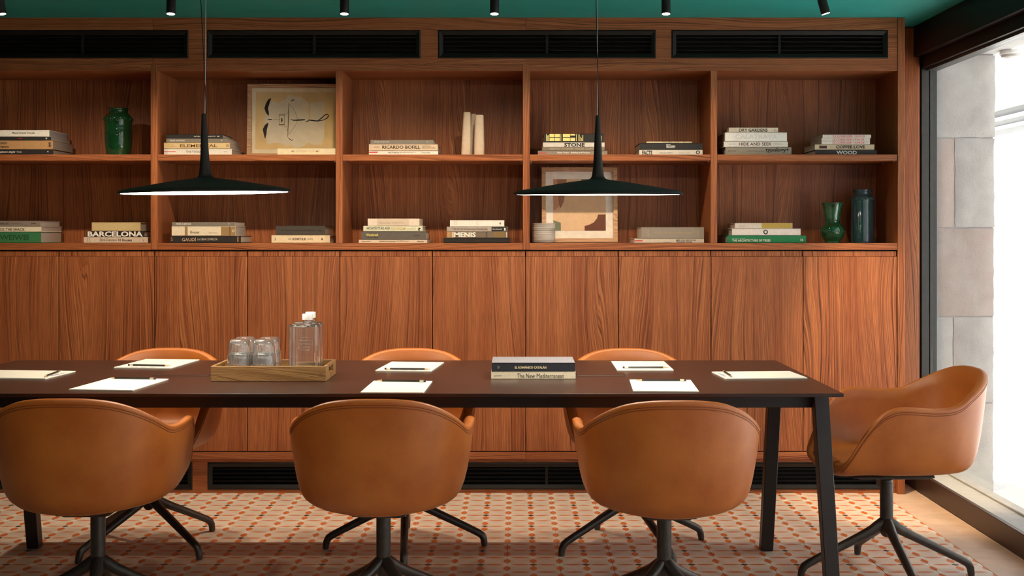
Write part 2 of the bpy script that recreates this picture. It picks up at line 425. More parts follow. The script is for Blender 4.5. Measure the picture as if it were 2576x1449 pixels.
def air_vent(x0, x1, z0, z1, Y, label, group):
    """louvred grille: mitred frame, middle post, eight slats, dark box behind"""
    e = empty('air_vent', ((x0 + x1) / 2, Y, (z0 + z1) / 2), label=label, cat='vent', group=group)
    w = 0.0225; g_ = 0.001
    x0 += g_; x1 -= g_; z0 += g_; z1 -= g_
    f = MB(); ya, yb, yc = Y - 0.004, Y - 0.001, Y + 0.016
    o_ = [(x0, z0), (x1, z0), (x1, z1), (x0, z1)]; q = 0.005
    m_ = [(x0 + q, z0 + q), (x1 - q, z0 + q), (x1 - q, z1 - q), (x0 + q, z1 - q)]
    i_ = [(x0 + w, z0 + w), (x1 - w, z0 + w), (x1 - w, z1 - w), (x0 + w, z1 - w)]
    rings = [[f.bm.verts.new((p[0], y, p[1])) for p in r] for r, y in ((o_, yc), (o_, yb), (m_, ya), (i_, Y + 0.004), (i_, yc))]
    for a, b_ in zip(rings, rings[1:] + rings[:1]):
        for k in range(4): f.bm.faces.new((a[k], a[(k + 1) % 4], b_[(k + 1) % 4], b_[k]))
    wpart('frame', f, VENT_BLACK, e)
    xm = (x0 + x1) / 2
    wpart('middle_post', MB().box(xm - 0.0065, xm + 0.0065, Y + 0.003, Y + 0.016, z0 + w, z1 - w, 0.001, 1), VENT_BLACK, e)
    h = z1 - z0 - 2 * w
    for a, b_ in ((x0 + w, xm - 0.0065), (xm + 0.0065, x1 - w)):
        sl = MB().box(-(b_ - a) / 2, (b_ - a) / 2, -0.011, 0.011, -0.0016, 0.0016, 0.0008, 1).mesh('slat')
        for k in range(4):
            o = obj('slat', sl, VENT_BLACK, e, ((a + b_) / 2 - e.location.x, 0.0165, z0 + w + h * (k + 0.72) / 4.4 - e.location.z))
            o.rotation_euler = (R(-18), 0, 0)
    wpart('back_box', MB().box(x0 + 0.003, x1 - 0.003, Y + 0.034, Y + 0.040, z0 + 0.003, z1 - 0.003), VOID, e)
    return e
posn = ['above the bay with the green jar', 'above the bay with the framed bow print', 'above the bay with the three cream vases', 'at the window end of the row']
for (a, b_), t in zip([(-62, 474), (521, 1058), (1102, 1650), (1689, 2234)], posn):
    air_vent(fx(a), fx(b_), zb, za, YF, 'black louvred air vent under the teal ceiling, ' + t, 'air vents under the ceiling')
posn = ['by the left photo edge', 'between the leftmost and middle near chairs', 'below the two table books', 'behind the table legs']
for (a, b_), t in zip(kv, posn):
    air_vent(kx(a), kx(b_), kz(1231.5), kz(1163), YK, 'black louvred air vent at floor level, ' + t, 'air vents in the plinth')

# bookcases: three units of two bays
DIV = [(-555, -538), (-88, -71), (379.5, 396.5), (845, 861.5), (1315.5, 1332.5), (1788, 1804)]
END = (2257.8, 2276.0)
ZM0, ZM1 = fz(404), fz(388.6)             # middle shelf
ZL0, ZL1 = fz(628.5), fz(611.6)           # lower shelf
def bookcase(d0, d1, nxt, label):
    x0 = fx(d0[0]); x1 = fx(nxt[0])
    e = empty('bookcase', ((x0 + x1) / 2, YF, ZL0), label=label, cat='bookcase', group='built-in bookcases')
    G = 0.0006
    wpart('upright', MB().box(fx(d0[0]), fx(d0[1]), YF - 0.001, YB, ZL0 + G, zd - G), TV, e)
    wpart('upright', MB().box(fx(d1[0]), fx(d1[1]), YF - 0.001, YB, ZL1 + G, ze - G), TV, e)
    wpart('top_board', MB().box(fx(d0[1]) + G, x1 - G, YF - 0.0005, YB, ze, zd - G), TH, e)
    wpart('lower_shelf', MB().box(fx(d0[1]) + G, x1 - G, YF, YB, ZL0, ZL1), TH, e)
    for a, b_ in ((d0[1], d1[0]), (d1[1], nxt[0])):
        xa, xb = fx(a) + 0.0008, fx(b_) - 0.0008
        wpart('middle_shelf', MB().box(xa, xb, YF + 0.001, YB - 0.001, ZM0, ZM1, 0.0008, 1), TH, e)
        wpart('back_panel', MB().box(xa, xb, YB, YB + 0.018, ZL0, zd), TV, e)
        for x in (xa, xb):
            for y in (YF + 0.028, YF + 0.20):
                s = 1 if x == xa else -1
                wpart('shelf_pin', MB().tube([(x + s * 0.0004, y, ZM0 - 0.0035), (x + s * 0.012, y, ZM0 - 0.0035)], 0.0025, 8), STEEL, e)
    return e
bookcase(DIV[0], DIV[1], DIV[2], 'teak bookcase unit holding the green jar and the leftmost book stacks')
bookcase(DIV[2], DIV[3], DIV[4], 'teak bookcase unit holding the framed bow print and the three cream vases')
bookcase(DIV[4], DIV[5], END, 'teak bookcase unit by the window holding the abstract picture and two green vases')
obj('trim_2', MB().box(fx(END[0]) + 0.0003, fx(END[1]), YF - 0.003, YB + 0.02, 0.0005, ZC - 0.001, 0.001, 1), TV, kind='structure')
# base cabinets: four push-open doors each, finger rail recessed above
def base_cabinet(joints, label):
    x0, x1 = fx(joints[0]), fx(joints[-1])
    e = empty('base_cabinet', ((x0 + x1) / 2, YF, fz(1136)), label=label, cat='cabinet', group='base cabinets')
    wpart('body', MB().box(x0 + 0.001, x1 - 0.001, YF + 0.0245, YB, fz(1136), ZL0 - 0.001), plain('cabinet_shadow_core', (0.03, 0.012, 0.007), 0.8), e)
    for a, b_ in zip(joints, joints[1:]):
        xa, xb = fx(a) + 0.0018, fx(b_) - 0.0018
        wpart('door', MB().box(xa, xb, YF, YF + 0.020, fz(1135), fz(645.5), 0.0012, 1), TV, e)
        wpart('finger_rail', MB().box(xa - 0.0004 if a != joints[0] else xa, xb - 0.002, YF + 0.0065, YF + 0.024, fz(644.8), fz(631.5), 0.0006, 1), TV, e)
    return e
base_cabinet([-545, -312, -80, 147.5, 388.5], 'teak base cabinet with four flush doors, below the green jar bay')
base_cabinet([388.5, 622, 855, 1088, 1322.5], 'teak base cabinet with four flush doors, behind the drinks tray')
base_cabinet([1322.5, 1556, 1789, 2020.5, 2257.3], 'teak base cabinet with four flush doors, beside the window')

# corner by the window: wood return, beam, frame, glass, sill, street
YR = 6.06
ret = MB().box(fx(END[1]) - 0.02, 2.030, YR, YR + 0.09, 0.0, ZC - 0.001, 0.012, 3)
obj('trim_3', ret, TV, kind='structure', smooth=True)
obj('trim_4', MB().box(fx(END[1]) + 0.002, 1.948, YR - 0.012, YR - 0.0005, 0.0005, 0.075), TH, kind='structure')
bm_ = empty('trim_5', (2.03, 3.0, 2.15), kind='structure')
wpart('beam_fascia', MB().box(1.996, 2.035, -1.5, YR - 0.001, PZ(144, YR), ZC - 0.0005, 0.002, 1), BEAM, bm_)
wpart('beam_soffit', MB().box(2.036, 2.10, -1.5, YR + 0.05, PZ(172, YR), ZC - 0.0005, 0.002, 1), BEAM, bm_)
wpart('wall_over_window', MB().box(2.101, 2.45, -1.6, 6.6, 2.171, 2.75), STONE, bm_)
win = empty('window_1', (2.076, 4.0, 1.1), kind='structure')
ZH = PZ(172, YR) - 0.0008
wpart('window_frame', MB().box(2.036, 2.074, YR + 0.001, YR + 0.045, 0.096, ZH, 0.003, 2), FRAME, win)
wpart('window_frame', MB().box(2.078, 2.116, YR + 0.004, YR + 0.05, 0.096, ZH, 0.003, 2), FRAME, win)
wpart('window_frame', MB().box(2.060, 2.116, -1.5, YR, ZH - 0.012, ZH), FRAME, win)
wpart('window_frame', MB().box(2.076, 2.098, -1.5, YR, 0.0955, 0.104, 0.002, 1), SILL_STONE, win)
for y in (0.2, 2.9): wpart('window_frame', MB().box(2.050, 2.116, y - 0.03, y + 0.03, 0.113, ZH - 0.013), FRAME, win)
for a, b_ in ((-1.5, 0.169), (0.231, 2.869), (2.931, YR - 0.001)):
    wpart('pane', MB().box(2.084, 2.090, a, b_, 0.1045, ZH - 0.013), PANE, win)
sl_ = empty('trim_6', (2.0, 3.0, 0), kind='structure')
wpart('sill_face', MB().box(1.952, 1.972, -1.5, YR - 0.013, 0.0005, 0.0955, 0.002, 1), SILL_BROWN, sl_)
wpart('sill_top', MB().box(1.9725, 2.14, -1.5, YR, -0.02, 0.095), SILL_STONE, sl_)
# street: stone reveal of the wall, paving, white house opposite
rev = empty('wall_outside', (2.30, 6.13, 0), kind='structure')
YS = 6.135
def sx_(px): return PX(px, YS)
def sz_(py): return PZ(py, YS)
def stone_block(a, b_, t, u, rosy=False, seed=0):
    rnd = random.Random(seed); mb = MB()
    x0, x1, z0, z1 = sx_(a) + 0.002, sx_(b_) - 0.002, sz_(u) + 0.002, sz_(t) - 0.002
    nx, nz = max(2, int((x1 - x0) / 0.035)), max(2, int((z1 - z0) / 0.035))
    gr = []
    for i in range(nx + 1):
        col = []
        for k in range(nz + 1):
            edge = i in (0, nx) or k in (0, nz)
            x = x0 + (x1 - x0) * i / nx + (rnd.uniform(-0.003, 0.003) if edge else 0)
            z = z0 + (z1 - z0) * k / nz + (rnd.uniform(-0.002, 0.002) if edge else 0)
            col.append(mb.bm.verts.new((x, YS + (0.009 if edge else rnd.uniform(-0.0035, 0.0035)), z)))
        gr.append(col)
    for i in range(nx):
        for k in range(nz): mb.bm.faces.new((gr[i][k], gr[i + 1][k], gr[i + 1][k + 1], gr[i][k + 1]))
    per = [gr[i][0] for i in range(nx)] + [gr[nx][k] for k in range(nz)] + [gr[i][nz] for i in range(nx, 0, -1)] + [gr[0][k] for k in range(nz, 0, -1)]
    bk = [mb.bm.verts.new((v.co.x, YS + 0.45, v.co.z)) for v in per]; n = len(per)
    for i in range(n): mb.bm.faces.new((per[i], per[(i + 1) % n], bk[(i + 1) % n], bk[i]))
    mb.bm.faces.new(bk)
    wpart('stone_block', mb, STONE_ROSY if rosy else STONE, rev, smooth=True)
BL = [(2346, 2506, 137, 346, 0), (2346, 2402, 347, 572, 1), (2403, 2504, 347, 572, 0), (2346, 2503, 573, 796, 1), (2346, 2399, 797, 1014, 0), (2400, 2502, 797, 1014, 0),
      (2346, 2501, 1015, 1236, 0), (2346, 2506, -80, 136, 0)]
for k, b_ in enumerate(BL): stone_block(*b_[:4], rosy=bool(b_[4]), seed=k)
wpart('mortar', MB().box(sx_(2346) + 0.01, sx_(2500), YS + 0.012, YS + 0.44, -0.06, 2.17), SILL_STONE, rev)
obj('ground_outside', MB().box(2.141, 9.0, -1.7, 30, -0.2, -0.06), WHITE_WALL, kind='structure')
obj('road_outside', MB().box(-12, 9.0, -14, -1.705, -0.2, -0.06), plain('grey_asphalt', (0.16, 0.15, 0.14), 0.9), kind='structure')
fac = empty('wall_opposite', (6.6, 8, 0), kind='structure')
wpart('facade', MB().box(6.6, 6.9, -4, 30, -0.06, 7.5), FACADE, fac)
for z, d in ((2.98, 0.10), (2.84, 0.06), (2.72, 0.035)): wpart('string_course', MB().box(6.6 - d, 6.599, -4, 30, z - 0.05, z, 0.012, 2), FACADE, fac)
wpart('shop_panel', MB().box(6.54, 6.599, -4, 30, -0.06, 1.75, 0.01, 1), FACADE, fac)
lx, ly = 2.475, 6.02
t = empty('outdoor_lamp', (lx, ly, 2.171), label='round white lamp fixed under the stone soffit outside the window', cat='lamp')
wpart('lamp_base', MB().lathe([(0.058, -0.0005), (0.060, -0.018), (0.055, -0.022)], 28, (lx, ly, 2.171)), WHITE_PLASTIC, t, smooth=True)
wpart('lamp_dome', MB().lathe([(0.054, -0.0225), (0.050, -0.034), (0.035, -0.044), (0.012, -0.049)], 28, (lx, ly, 2.171)), plain('lamp_dome_glass', (0.6, 0.58, 0.55), 0.3), t, smooth=True)
# ------------------------------------------------------------------ table
TZ, TY0, TY1, TX0, TX1 = 0.730, 3.957, 5.0, -2.08, 1.075
tb = empty('conference_table', ((TX0 + TX1) / 2, (TY0 + TY1) / 2, 0), label='long dark brown meeting table with thin top and splayed square legs', cat='table')
wpart('tabletop', MB().box(TX0, TX1, TY0, TY1, TZ - 0.012, TZ, 0.0012, 1), TABLE_TOP, tb)
for y in (4.175, 4.655): wpart('apron', MB().box(-1.97, 1.055, y, y + 0.028, 0.652, TZ - 0.0125, 0.002, 1), TABLE_FRAME, tb)
for x in (-1.97, 1.027): wpart('end_rail', MB().box(x, x + 0.028, 4.204, 4.654, 0.660, TZ - 0.0125, 0.002, 1), TABLE_FRAME, tb)
def table_leg(xt, yt, xb, yb):
    mb = MB(); h = 0.0255
    t_ = [mb.bm.verts.new((xt + a * h, yt + b_ * h, TZ - 0.0125)) for a, b_ in ((-1, -1), (1, -1), (1, 1), (-1, 1))]
    u = [mb.bm.verts.new((xb + a * h * 0.93, yb + b_ * h * 0.93, 0.001)) for a, b_ in ((-1, -1), (1, -1), (1, 1), (-1, 1))]
    mb.bm.faces.new(list(reversed(t_))); mb.bm.faces.new(u)
    for i in range(4): mb.bm.faces.new((t_[i], t_[(i + 1) % 4], u[(i + 1) % 4], u[i]))
    bmesh.ops.bevel(mb.bm, geom=list(mb.bm.edges), offset=0.002, segments=1, affect='EDGES')
    wpart('leg', mb, TABLE_FRAME, tb)
table_leg(1.042, 4.148, 1.068, 4.07); table_leg(1.010, 4.71, 0.990, 4.785)
table_leg(-1.965, 4.148, -1.985, 4.07); table_leg(-1.940, 4.71, -1.928, 4.82)
for a, b_ in ((382, 525), (1450, 1575)):
    x0, y0 = on_plane(a, 946, TZ); x1, _ = on_plane(b_, 946, TZ)
    fr = wpart('cable_flap_gap', MB().box(x0, x1, y0, y0 + 0.10, TZ + 0.0002, TZ + 0.0007), VOID, tb)
    wpart('cable_flap', MB().box(x0 + 0.003, x1 - 0.003, y0 + 0.003, y0 + 0.097, TZ + 0.0003, TZ + 0.0016, 0.0005, 1), TABLE_TOP, tb)

# ------------------------------------------------------------------ chairs
RIM = [(0, -.338, .766), (.075, -.333, .764), (.145, -.312, .753), (.205, -.272, .728), (.250, -.212, .692), (.274, -.155, .661), (.285, -.080, .654), (.291, .0, .659),
       (.289, .055, .659), (.283, .100, .640), (.274, .140, .600), (.262, .175, .548), (.246, .205, .492), (.222, .228, .452), (.180, .243, .430), (.11, .250, .422), (.0, .253, .420)]
def catmull(P, n):
    Q = [Vector(p) for p in P]; out = []
    m = len(Q) - 1
    d = [0]
    for a, b_ in zip(Q, Q[1:]): d.append(d[-1] + (b_ - a).length)
    for k in range(n + 1):
        s = d[-1] * k / n; i = 0
        while i < m - 1 and d[i + 1] < s: i += 1
        u = (s - d[i]) / (d[i + 1] - d[i])
        p1, p2 = Q[i], Q[i + 1]
        p0 = Q[i - 1] if i else Vector((-Q[1].x, Q[1].y, Q[1].z)); p3 = Q[i + 2] if i < m - 1 else Vector((-Q[m - 1].x, Q[m - 1].y, Q[m - 1].z))
        out.append(0.5 * ((2 * p1) + (p2 - p0) * u + (2 * p0 - 5 * p1 + 4 * p2 - p3) * u * u + (3 * p1 - p0 - 3 * p2 + p3) * u ** 3))
    return out
NH = 46
half = catmull(RIM, NH)
LOOP = half + [Vector((-p.x, p.y, p.z)) for p in reversed(half[1:-1])]
def sgp(v, e): return math.copysign(abs(v) ** e, v)
ZB = 0.393
def bottom_pt(p, k=1.0):
    a = math.atan2(p.x / 0.29, (p.y + 0.035) / 0.30)
    x = 0.172 * sgp(math.sin(a), 0.8); y = -0.005 + (0.215 if math.cos(a) > 0 else 0.200) * sgp(math.cos(a), 0.8)
    return Vector((x * k, y * k, 0))
OUT = [(0.0, 0.0), (.06, .01), (.14, .03), (.25, .055), (.38, .095), (.52, .14), (.64, .185), (.76, .245), (.85, .315), (.905, .39), (.945, .49), (.972, .62), (.989, .78), (1, 1)]
def column(p):
    """outer profile of the shell below the rim point p"""
    b_ = bottom_pt(p); d = Vector((b_.x - p.x, b_.y - p.y, 0)); zr = p.z - 0.012
    zb = ZB + 0.028 * min(1, (b_.length / 0.2)) * (abs(p.x) / 0.29) ** 1.5 * 0.6
    return [Vector((p.x + d.x * g_, p.y + d.y * g_, zr + (zb - zr) * h)) for h, g_ in OUT]
def make_shell():
    mb = MB(); cols = []
    ZS = 0.452
    for p in LOOP:
        o = column(p); b_ = bottom_pt(p); d = Vector((b_.x - p.x, b_.y - p.y, 0)).normalized()
        col = [Vector((b_.x * .55, b_.y * .55, ZB - .004))] + list(reversed(o))
        # swelling rim roll
        col += [Vector((p.x - d.x * .002, p.y - d.y * .002, p.z - .004)), Vector((p.x + d.x * .005, p.y + d.y * .005, p.z)), Vector((p.x + d.x * .014, p.y + d.y * .014, p.z + .0015)),
                Vector((p.x + d.x * .024, p.y + d.y * .024, p.z - .002)), Vector((p.x + d.x * .031, p.y + d.y * .031, p.z - .010))]
        st = col[-1]; bi = bottom_pt(p, 1.10); e = Vector((bi.x - st.x, bi.y - st.y, 0))
        zs = ZS if st.z > ZS + 0.03 else min(ZS, st.z + 0.02)
        for h, g_ in ((.16, .04), (.36, .11), (.55, .20), (.72, .33), (.84, .48), (.93, .68), (1, 1)):
            col.append(Vector((st.x + e.x * g_, st.y + e.y * g_, st.z + (zs - st.z) * h)))
        col.append(Vector((bi.x * .6, bi.y * .6, ZS - .002)))
        cols.append([mb.bm.verts.new(q) for q in col])
    n = len(cols)
    for i in range(n):
        a, b_ = cols[i], cols[(i + 1) % n]
        for k in range(len(a) - 1): mb.bm.faces.new((a[k], b_[k], b_[k + 1], a[k + 1]))
    mb.bm.faces.new([c[0] for c in cols]); mb.bm.faces.new([c[-1] for c in reversed(cols)])
    return mb
def on_profile(p, dist, out=0.0):
    """point at the given distance down the outer face below the rim"""
    o = column(p); acc = 0
    for a, b_ in zip(o, o[1:]):
        l = (b_ - a).length
        if acc + l >= dist:
            q = a + (b_ - a) * ((dist - acc) / l); break
        acc += l
    else: q = o[-1]
    bt = bottom_pt(p); d = Vector((p.x - bt.x, p.y - bt.y, 0)).normalized()
    return q + d * out
def hub_leg():
    mb = MB()
    path = [(.0, 0, .212), (.012, 0, .205), (.030, 0, .190), (.055, 0, .172), (.10, 0, .149), (.18, 0, .110), (.255, 0, .073), (.290, 0, .055), (.305, 0, .045), (.313, 0, .030), (.316, 0, .012), (.3165, 0, .0025)]
    return mb.tube(path, [.015, .018, .0195, .0185, .0165, .0155, .0145, .0145, .0145, .0138, .013, .012], 14)
def make_chair():
    e = empty('swivel_armchair')
    sh = obj('shell', make_shell(), LEATHER, e, smooth=True, angle=80)
    arc = [p for p in half if p.z > 0.436]; arc = [Vector((-p.x, p.y, p.z)) for p in reversed(arc[1:])] + arc
    for k in (0.0035, 0.0105): obj('piping', MB().tube([on_profile(p, k, 0.0001) for p in arc], 0.0011, 8), PIPING, sh, smooth=True)
    st = MB()
    low = [q for q in arc if q.y < 0.12]
    pts = []
    for p in low:
        o = column(p); pts.append((o[10] + o[11]) * 0.5 + (Vector((p.x, p.y, 0)).normalized() * 0.0012) + Vector((0, 0, -0.0008)))
    dense = []
    for a, b_ in zip(pts, pts[1:]):
        for k in range(4): dense.append(a.lerp(b_, k / 4))
    for a, b_ in zip(dense[::1], dense[1::1]): st.tube([a, a.lerp(b_, 0.62)], 0.0008, 5)
    obj('stitching', st, STITCH, sh)
    und = MB().box(-.085, .085, -.150, .150, .370, .388, .008, 3)
    for v in und.bm.verts:
        if v.co.z < .378: v.co.x *= .82; v.co.y = v.co.y * .86 - 0.008
    obj('support_plate', und, BASE_METAL, e, smooth=True)
    obj('column', MB().lathe([(.0235, .2165), (.0235, .347), (.0215, .3475), (.0215, .358), (.030, .3635), (.036, .3695)], 32), BASE_METAL, e, smooth=True)
    obj('hub', MB().lathe([(.012, .150), (.020, .158), (.0245, .172), (.0238, .190), (.0235, .2140), (.0222, .2155)], 32), BASE_METAL, e, smooth=True)
    lm = hub_leg().mesh('leg', True)
    for k in range(4): obj('leg', lm, BASE_METAL, e)
    return e
proto = make_chair()
CH = [(-1.352, 3.89, 0.02, 12, 'leftmost tan leather armchair on the near side of the table, cut by the photo edge', 'near'),
      (-0.429, 3.88, 0.015, 42, 'tan leather armchair on the near side, in the middle, with its back to the camera', 'near'),
      (0.471, 3.85, 0.0, 40, 'tan leather armchair on the near side, closest to the table end by the window', 'near'),
      (-1.475, 4.83, math.pi + .02, 53, 'tan leather armchair across the table, behind the drinks tray and leftmost notepads', 'far'),
      (-0.445, 4.82, math.pi, 4, 'tan leather armchair across the table, between the drinks tray and the two table books', 'far'),
      (0.465, 4.815, math.pi, 23, 'tan leather armchair across the table, just beyond the two table books', 'far'),
      (1.350, 4.40, math.pi / 2 + .03, 3, 'tan leather armchair at the head of the table beside the window', 'head')]
for i, (x, y, rz, la, lab, side) in enumerate(CH):
    o = proto if i == 0 else dup(proto)
    o.location = (x, y, 0); o.rotation_euler = (0, 0, rz)
    tag(o, lab, 'chair', 'swivel armchairs round the meeting table')
    k = 0
    for c in o.children:
        if c.name.split('.')[0] == 'leg':
            c.rotation_euler = (0, 0, R(la + 90 * k) - rz); k += 1

# ------------------------------------------------------------------ pendants
PEND = emit('pendant_diffuser', (1.0, 0.89, 0.72), PENDANT_L)
def pendant(px, label, lean, tilt, nod):
    Y = 4.19; x = PX(px, Y); z0 = 1.390 + (0.006 if lean else 0.0)
    e = empty('pendant_lamp', (x, Y, z0), label=label, cat='lamp', group='pendant lamps over the table')
    sh = [(.282, .0035), (.2930, .0), (.2950, .0015), (.2925, .0065), (.286, .0118), (.270, .0158), (.20, .0278), (.10, .0445), (.060, .0498), (.042, .0520), (.031, .0546), (.0255, .0580), (.0222, .0630), (.0200, .072),
          (.0172, .095), (.0142, .140), (.0112, .213), (.0080, .271), (.0074, .2745), (.006, .2765)]
    s = obj('shade', MB().lathe(sh, 96), BLACK, e, smooth=True, angle=50)
    d = obj('diffuser', MB().lathe([(.2815, .0028), (.2815, .0005), (.15, .0001)], 96), PEND, e)
    for o in (s, d): o.rotation_euler = (R(nod), R(tilt), 0)
    zt_ = ZC - z0 - 0.021
    obj('cable', MB().tube([(-.002, 0, .2755), (0.003 * (1 if lean else 0), 0, zt_)], 0.0011, 6), STEEL, e)
    obj('cord', MB().tube([(0.003, 0, .2755), (-.006 - .3 * lean, 0, zt_ * .62 + .28 * .38), (-.010 - lean, 0, zt_)], 0.0016, 6), BLACK, e)
    obj('ceiling_rose', MB().lathe([(.055, zt_ + .0205), (.055, zt_ + .004), (.050, zt_)], 32), BLACK, e, smooth=True)
pendant(517, 'black disc pendant lamp above the drinks tray', 0.030, -0.95, 0.85)
pendant(1504, 'black disc pendant lamp above the two table books', 0.0, -0.05, 1.35)

# ------------------------------------------------------------------ ceiling track and spotlights
YT_ = 5.20
tr = obj('lighting_track', MB().box(-4.5, 1.75, YT_ - 0.016, YT_ + 0.016, ZC - 0.0125, ZC - 0.0008, 0.002, 1), BLACK, label='thin black track along the teal ceiling carrying the small spotlights', cat='track')
LENS = emit('spot_lens', (1.0, 0.86, 0.66), 14.0)
SPOTS = [(8, 10, -0.11), (431, 0, 0), (867, 0, 0), (1244, 0, 0), (1675, 0, 0), (2076, 16, 0.16)]
SL = ['leftmost black cylinder spotlight, leaning, at the left edge of the ceiling', 'black cylinder spotlight above the pendant lamp over the tray', 'black cylinder spotlight above the bay with the three cream vases, over its left side',
      'black cylinder spotlight above the three cream vases', 'black cylinder spotlight above the pendant lamp over the table books, on its window side', 'tilted black cylinder spotlight nearest the window']
for (px, tl, lean), lab in zip(SPOTS, SL):
    zc = ZC - 0.014; s = FPX / YT_
    x = PX(px, YT_) - (0.02 if tl else 0)
    e = empty('track_spotlight', (x, YT_, zc), label=lab, cat='spotlight', group='spotlights on the ceiling track')
    h = zc - PZ(36, YT_)
    b = obj('body', MB().lathe([(.0190, -h), (.0195, -h + .002), (.0195, -.012 * 1.4), (.016, -.014)], 28), BLACK, e, smooth=True)
    l = obj('lens', MB().lathe([(.0170, -h - .0012), (.0170, -h - .0004)], 24), LENS, e)
    st = obj('stem', MB().tube([(0, 0, -.013), (0, 0, -.0004)], .005, 10), BLACK, e)
    for o in (b, l): o.rotation_euler = (R(-6 if not tl else 0), R(-tl if px > 1000 else -tl), 0)
    li = bpy.data.lights.new('spot_light', 'SPOT'); li.energy = SPOT_RIGHT_W if px > 2000 else (SPOT_W * 0.9 if px < 500 else SPOT_W)
    li.color = (1.0, 0.70, 0.38) if px > 2000 else WARM; li.spot_size = R(44 if px > 2000 else 126); li.spot_blend = 0.75; li.shadow_soft_size = 0.016
    lo = bpy.data.objects.new('spot_light', li); C.objects.link(lo); lo.parent = e
    lo.location = (0, 0, -h - 0.004)
    if tl: lo.location = (h * math.sin(R(tl)), 0, -h * math.cos(R(tl)) - 0.004)
    lo.rotation_euler = (R(13), R(-(15.5 if px > 2000 else 0)), 0)

# added fill lights, unseen over the camera's half, warming chair backs and spines
ceil = bpy.data.objects['ceiling']
for dx in (-1.5, -0.2, 1.1):
    rg = MB().lathe([(.030, ZC - .0004), (.045, ZC - .0004), (.045, ZC - .004), (.040, ZC - .0055), (.030, ZC - .004)], 28, (dx, 2.35, 0), close=True)
    obj('added_fill_light', rg, BLACK, ceil, smooth=True); obj('added_fill_lens', MB().lathe([(.029, ZC - .003), (.029, ZC - .0012)], 24, (dx, 2.35, 0)), LENS, ceil)
    li = bpy.data.lights.new('added_fill_light', 'SPOT'); li.energy = FILL_W; li.color = WARM; li.spot_size = R(90); li.spot_blend = 0.8; li.shadow_soft_size = 0.03
    lo = bpy.data.objects.new('added_fill_lamp', li); C.objects.link(lo); lo.location = (dx, 2.35, ZC - 0.008); lo.rotation_euler = (R(50), 0, 0)

# ------------------------------------------------------------------ books
def flat(col, rough=0.6): return plain('cover_%d_%d_%d' % tuple(int(255 * min(1, c)) for c in col), col, rough, 0, 0.06, 90)
def ink(col): return plain('ink_%d_%d_%d' % tuple(int(255 * min(1, c)) for c in col), col, 0.6, 0, 0.02, 50)
WHT, CRM, BGE, GRY, DGR, BLK, BRW = srgb(226, 222, 214), srgb(214, 202, 180), srgb(192, 168, 132), srgb(142, 138, 132), srgb(74, 72, 70), srgb(24, 23, 24), srgb(112, 96, 86)
RED, TXT, TXW, GOLD = srgb(196, 44, 40), srgb(26, 24, 24), srgb(232, 228, 220), srgb(200, 160, 80)
YSP = 5.85
def book(rect, z0, depth, cover, label, texts=(), group='books lying on the bookcase shelves', bars=(), Y=YSP, hard=True, yaw=0.0):
    """rect: spine seen in the photo (x0, x1, top row); texts: (string, colour, x0, x1, y0, y1, bold, options)"""
    x0, x1, zt_ = PX(rect[0], Y), PX(rect[1], Y), PZ(rect[2], Y)
    e = empty('book', ((x0 + x1) / 2, Y + depth / 2, z0), label=label, cat='book', group=group)
    L = e.location.copy(); w, h = (x1 - x0) / 2, zt_ - z0 - 0.0004
    t = 0.0026 if hard else 0.0012; ov = 0.003 if hard else 0.0006
    mb = MB(); D = depth / 2
    mb.box(-w, w, -D, D, 0, t, 0.0006, 1); mb.box(-w, w, -D, D, h - t, h, 0.0006, 1)
    mb.box(-w, w, -D, -D + t, t * 0.4, h - t * 0.4)
    obj('cover', mb, flat(cover), e)
    obj('pages', MB().box(-w + ov, w - ov, -D + t + 0.0002, D - ov, t + 0.0001, h - t - 0.0001), PAGES, e)
    for (a, b_, c, d, col) in bars:
        bx = MB().box(PX(a, Y) - L.x, PX(b_, Y) - L.x, -D - 0.0005, -D - 0.00005, max(PZ(d, Y) - z0, 0.0006), min(PZ(c, Y) - z0, h - 0.0006))
        obj('spine_band', bx, ink(col), e)
    by = {}
    for tx in texts:
        s, col, a, b_, c, d = tx[:6]; bold = tx[6] if len(tx) > 6 else 0; opt = tx[7] if len(tx) > 7 else ''
        q = by.setdefault(col, MB())
        za_, zb_ = PZ(d, Y) - z0, PZ(c, Y) - z0
        if opt == 'clip': pass
        add_text(q, s, PX(a, Y) - L.x, PX(b_, Y) - L.x, max(za_, 0.0008), zb_, -D - 0.0007, bold, opt == 'flip', opt == 'vert')
    for col, q in by.items():
        me = bpy.data.meshes.new('title'); q.bm.normal_update()
        for f in q.bm.faces:
            if f.normal.y > 0: f.normal_flip()
        q.bm.to_mesh(me); q.bm.free()
        obj('title', me, ink(col), e)
    if yaw: e.rotation_euler = (0, 0, R(yaw))
    return e
def stack(base, items):
    z = base
    for it in items:
        b = book(it['r'], z, it.get('d', 0.24), it['c'], it['l'], it.get('t', ()), bars=it.get('b', ()), hard=it.get('h', True), Y=it.get('Y', YSP))
        z = PZ(it['r'][2], it.get('Y', YSP)) + 0.0002
U, Lw = ZM1 + 0.0003, ZL1 + 0.0003
